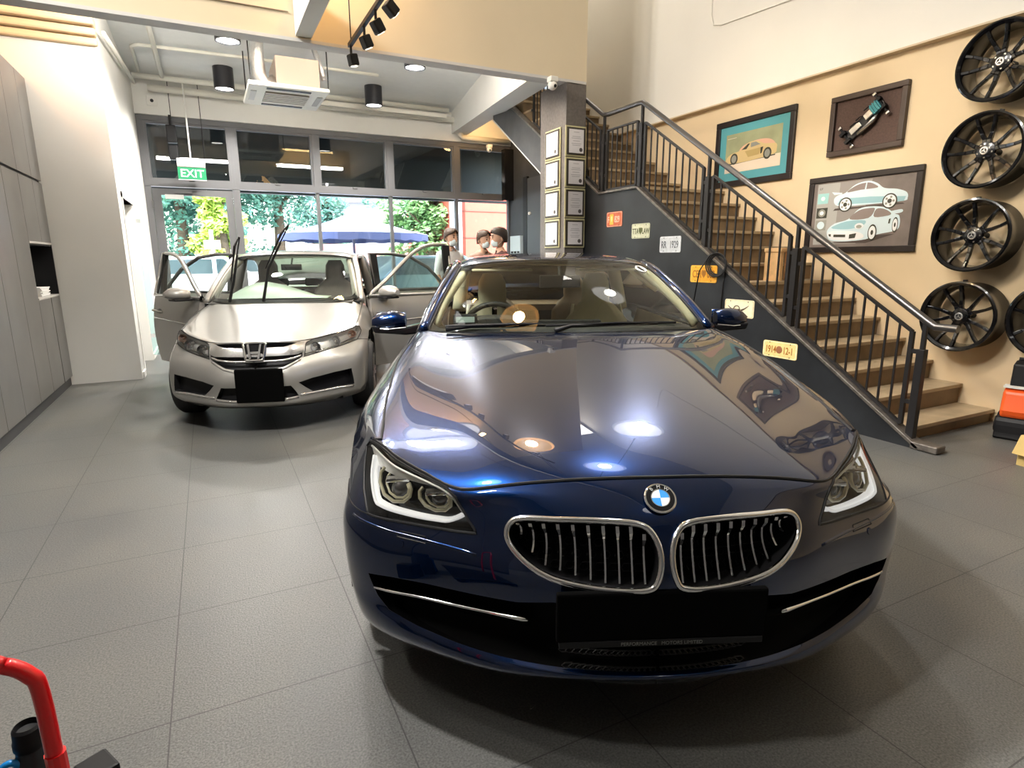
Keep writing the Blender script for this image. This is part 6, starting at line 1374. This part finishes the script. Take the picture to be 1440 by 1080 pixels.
MB().box(-.2, .2, -.03, .03, 1.60, 1.83).build('board', mat('sign_yellow', (.85, .78, .45), .6), t); MB().tube([(0, 0.05, 0), (0, .05, 2.1)], .05, 8).build('post', WHITE, t)
hg = thing('hedge', 'clipped green hedge outside between the silver car doors', 'hedge', (4.7, 17.6, 0))
hm = MB(); rn = random.Random(9)
for _ in range(1600):
    p = Vector((rn.uniform(-1.6, 1.6), rn.uniform(-.3, .3), rn.uniform(.05, 1.15))); a = Vector((rn.gauss(0, 1), rn.gauss(0, 1), rn.gauss(0, 1))).normalized(); b = a.orthogonal().normalized(); hm.add([p-a*.08, p-b*.05, p+a*.08, p+b*.05], [(0, 1, 2, 3)])
hm.build('foliage', LEAFS[1], hg, fix=False)

# ------------------------------------------------------------------ camera
cam = bpy.data.cameras.new('camera'); co = bpy.data.objects.new('camera', cam); COL.objects.link(co); SC.camera = co
cam.sensor_width = 36; cam.lens = 831/1440*36; cam.clip_end = 300; cam.clip_start = .05
_p, _r, _y = math.radians(12.02), math.radians(-.254), math.radians(26.8)
f0 = Vector((math.sin(_y)*math.cos(_p), math.cos(_y)*math.cos(_p), -math.sin(_p))); r0_ = Vector((math.cos(_y), -math.sin(_y), 0)); u0 = r0_.cross(f0)
rr = r0_*math.cos(_r)+u0*math.sin(_r); uu = -r0_*math.sin(_r)+u0*math.cos(_r)
co.matrix_world = Matrix(((rr.x, uu.x, -f0.x, 0), (rr.y, uu.y, -f0.y, 0), (rr.z, uu.z, -f0.z, 1.33), (0, 0, 0, 1)))
# ------------------------------------------------------------------ light
w = bpy.data.worlds.new('sky'); SC.world = w; w.use_nodes = True; nt = w.node_tree; bg = nt.nodes['Background']
sk = nt.nodes.new('ShaderNodeTexSky'); sk.sky_type = 'NISHITA'; sk.sun_disc = False; sk.sun_elevation = math.radians(52); sk.sun_rotation = math.radians(200); sk.air_density = 1.2; sk.dust_density = 3; sk.ozone_density = 1
nt.links.new(sk.outputs[0], bg.inputs['Color']); bg.inputs['Strength'].default_value = 2.0
def light(name, kind, loc, e, col=(1, 1, 1), rot=None, target=None, **k):
    l = bpy.data.lights.new(name, kind); l.energy = e; l.color = col
    for a, b in k.items(): setattr(l, a, b)
    o = bpy.data.objects.new(name, l); COL.objects.link(o); o.location = loc
    if target is not None: o.rotation_euler = (Vector(target)-Vector(loc)).to_track_quat('-Z', 'Y').to_euler()
    elif rot: o.rotation_euler = rot
    return o
light('sun', 'SUN', (0, 20, 30), 6., (1, .97, .92), target=(-4, 33, 0), angle=.05)
for x, y in ((.47, 8.2), (.49, 10.4), (2.72, 8.2), (2.72, 10.4)):
    light('downlight_lamp', 'SPOT', (x, y, 3.79), 440, (1, .96, .9), target=(x, y, 0), spot_size=2.7, spot_blend=.6, shadow_soft_size=.1)
light('cove_lamp', 'AREA', (-2.2, 7.5, 3.95), 24, (1, .40, .07), target=(-1.5, 7.7, 3.2), size=1.8, size_y=.1, shape='RECTANGLE')
for x in (0, 2.6): light('beam_back_fill', 'AREA', (x, 6.80, 3.62), 40, (1, .95, .88), target=(x, 11.5, 4.0), size=1.6, size_y=.08, shape='RECTANGLE')  # added fill for the rear ceiling and window head
light('cove_lamp', 'AREA', (2.55, 7.0, 3.95), 25, (1, .66, .3), target=(2.6, 6.6, 3.5), size=1.2, size_y=.08, shape='RECTANGLE')
light('mezzanine_lamp', 'AREA', (1.35, 6.1, 4.6), 16, (1, .55, .18), target=(1.3, 6.5, 3.5), size=.25, size_y=.25, shape='RECTANGLE')
light('stair_head_lamp', 'POINT', (4.9, 10.6, 3.75), 25, (1, .6, .25), shadow_soft_size=.15)
light('stair_void_lamp', 'AREA', (5.0, 8.0, 7.2), 25, (1, .95, .88), target=(5.0, 7.6, 2), size=.9, size_y=.9, shape='RECTANGLE')
for y, ty, tz in ((5.35, 5.1, 2.4), (4.95, 4.2, 2.2), (4.1, 3.7, 1.7), (3.3, 2.7, 1.5)):
    light('track_lamp', 'SPOT', (1.49, y, 3.2), 330, (1, .84, .60), target=(5.64, ty, tz), spot_size=.85, spot_blend=.8, shadow_soft_size=.05)
# pendant lamps over the showroom, added unseen strips on the hall ceiling
def pendant(loc, label, col, e, warm):
    t = thing('pendant_lamp', label, 'lamp', loc, group='pendant lamps of the showroom')
    MB().lathe([(.03, .30), (.07, .26), (.30, .02), (.31, .0), (.30, .0), (.29, .02), (.065, .25), (.0, .25)], 40).build('shade', mat('pendant_white', (.85, .85, .84), .35) if not warm else mat('pendant_amber', (.9, .62, .3), .35, emit=(1, .55, .2), estr=3.5), t, smooth=.8)
    MB().ball((0, 0, .0), .045, 12, 8).build('bulb', emit_mat('bulb_'+('warm' if warm else 'white'), col, 40), t, smooth=True)
    MB().lathe([(0, .035), (.27, .03), (.27, .04), (0, .045)], 32).build('diffuser', mat('diffuser_white', (.9, .9, .9), .5, emit=(1, .97, .93), estr=3.) if not warm else mat('diffuser_amber', (.9, .6, .3), .5, emit=(1, .62, .25), estr=3.), t)
    MB().tube([(0, 0, .30), (0, 0, 7.4-loc[2])], .006, 6).build('cord', BLACK, t)
    light('pendant_bulb', 'SPOT', (loc[0], loc[1], loc[2]-.06), e, col, target=(loc[0], loc[1], 0), spot_size=2.4, spot_blend=.5, shadow_soft_size=.09)
pendant((2.06, 2.62, 3.55), 'white bell pendant lamp mirrored beside the roundel of the blue car', (1, .97, .93), 110, False)
pendant((1.71, 3.80, 3.4), 'amber bell pendant lamp mirrored low in the blue car windscreen', (1, .68, .34), 40, True)
pendant((3.5, 3.92, 3.55), 'white bell pendant lamp mirrored in the blue car passenger side glass', (1, .96, .9), 90, False)
pendant((.70, 4.9, 3.6), 'white bell pendant lamp nearest the beige boards, left one', (1, .97, .93), 60, False)
pendant((1.05, 5.45, 3.75), 'white bell pendant lamp nearest the beige boards, right one', (1, .97, .93), 50, False)
pendant((-.35, 2.5, 3.6), 'white bell pendant lamp on the cabinet side', (1, .97, .93), 420, False)
pendant((1.1, -.8, 3.6), 'white bell pendant lamp behind the viewer', (1, .97, .93), 8, False)
for k, (x, y) in enumerate(((-3.9, 1.4), (-3.9, 4.0), (-5.4, 1.8), (-5.4, 4.4))):
    t = thing('added_hall_strip', 'added unseen strip light high on the hall ceiling', 'light', (x, y, 7.3), group='added hall ceiling strip lights')
    MB().box(-.15, .15, -1.2, 1.2, .03, .1).build('batten', WHITE, t); MB().box(-.13, .13, -1.18, 1.18, .0, .03).build('diffuser', emit_mat('strip_white', (1, .96, .9), 2.5), t)
    light('hall_fill', 'AREA', (x, y, 7.26), 430, (1, .95, .88), target=(x+4, y, 0), size=.3, size_y=2.4, shape='RECTANGLE')  # added fill for column, boards and right wall, out of view
SC.view_settings.view_transform = 'Standard'; SC.view_settings.look = 'None'; SC.view_settings.exposure = .36; SC.view_settings.gamma = 1.; SC.view_settings.use_curve_mapping = False
SC.cycles.use_denoising = True; SC.cycles.max_bounces = 8; SC.cycles.diffuse_bounces = 4; SC.cycles.glossy_bounces = 5; SC.cycles.transparent_max_bounces = 24; SC.cycles.transmission_bounces = 6; SC.cycles.sample_clamp_indirect = 6.; SC.cycles.caustics_reflective = False; SC.cycles.caustics_refractive = False
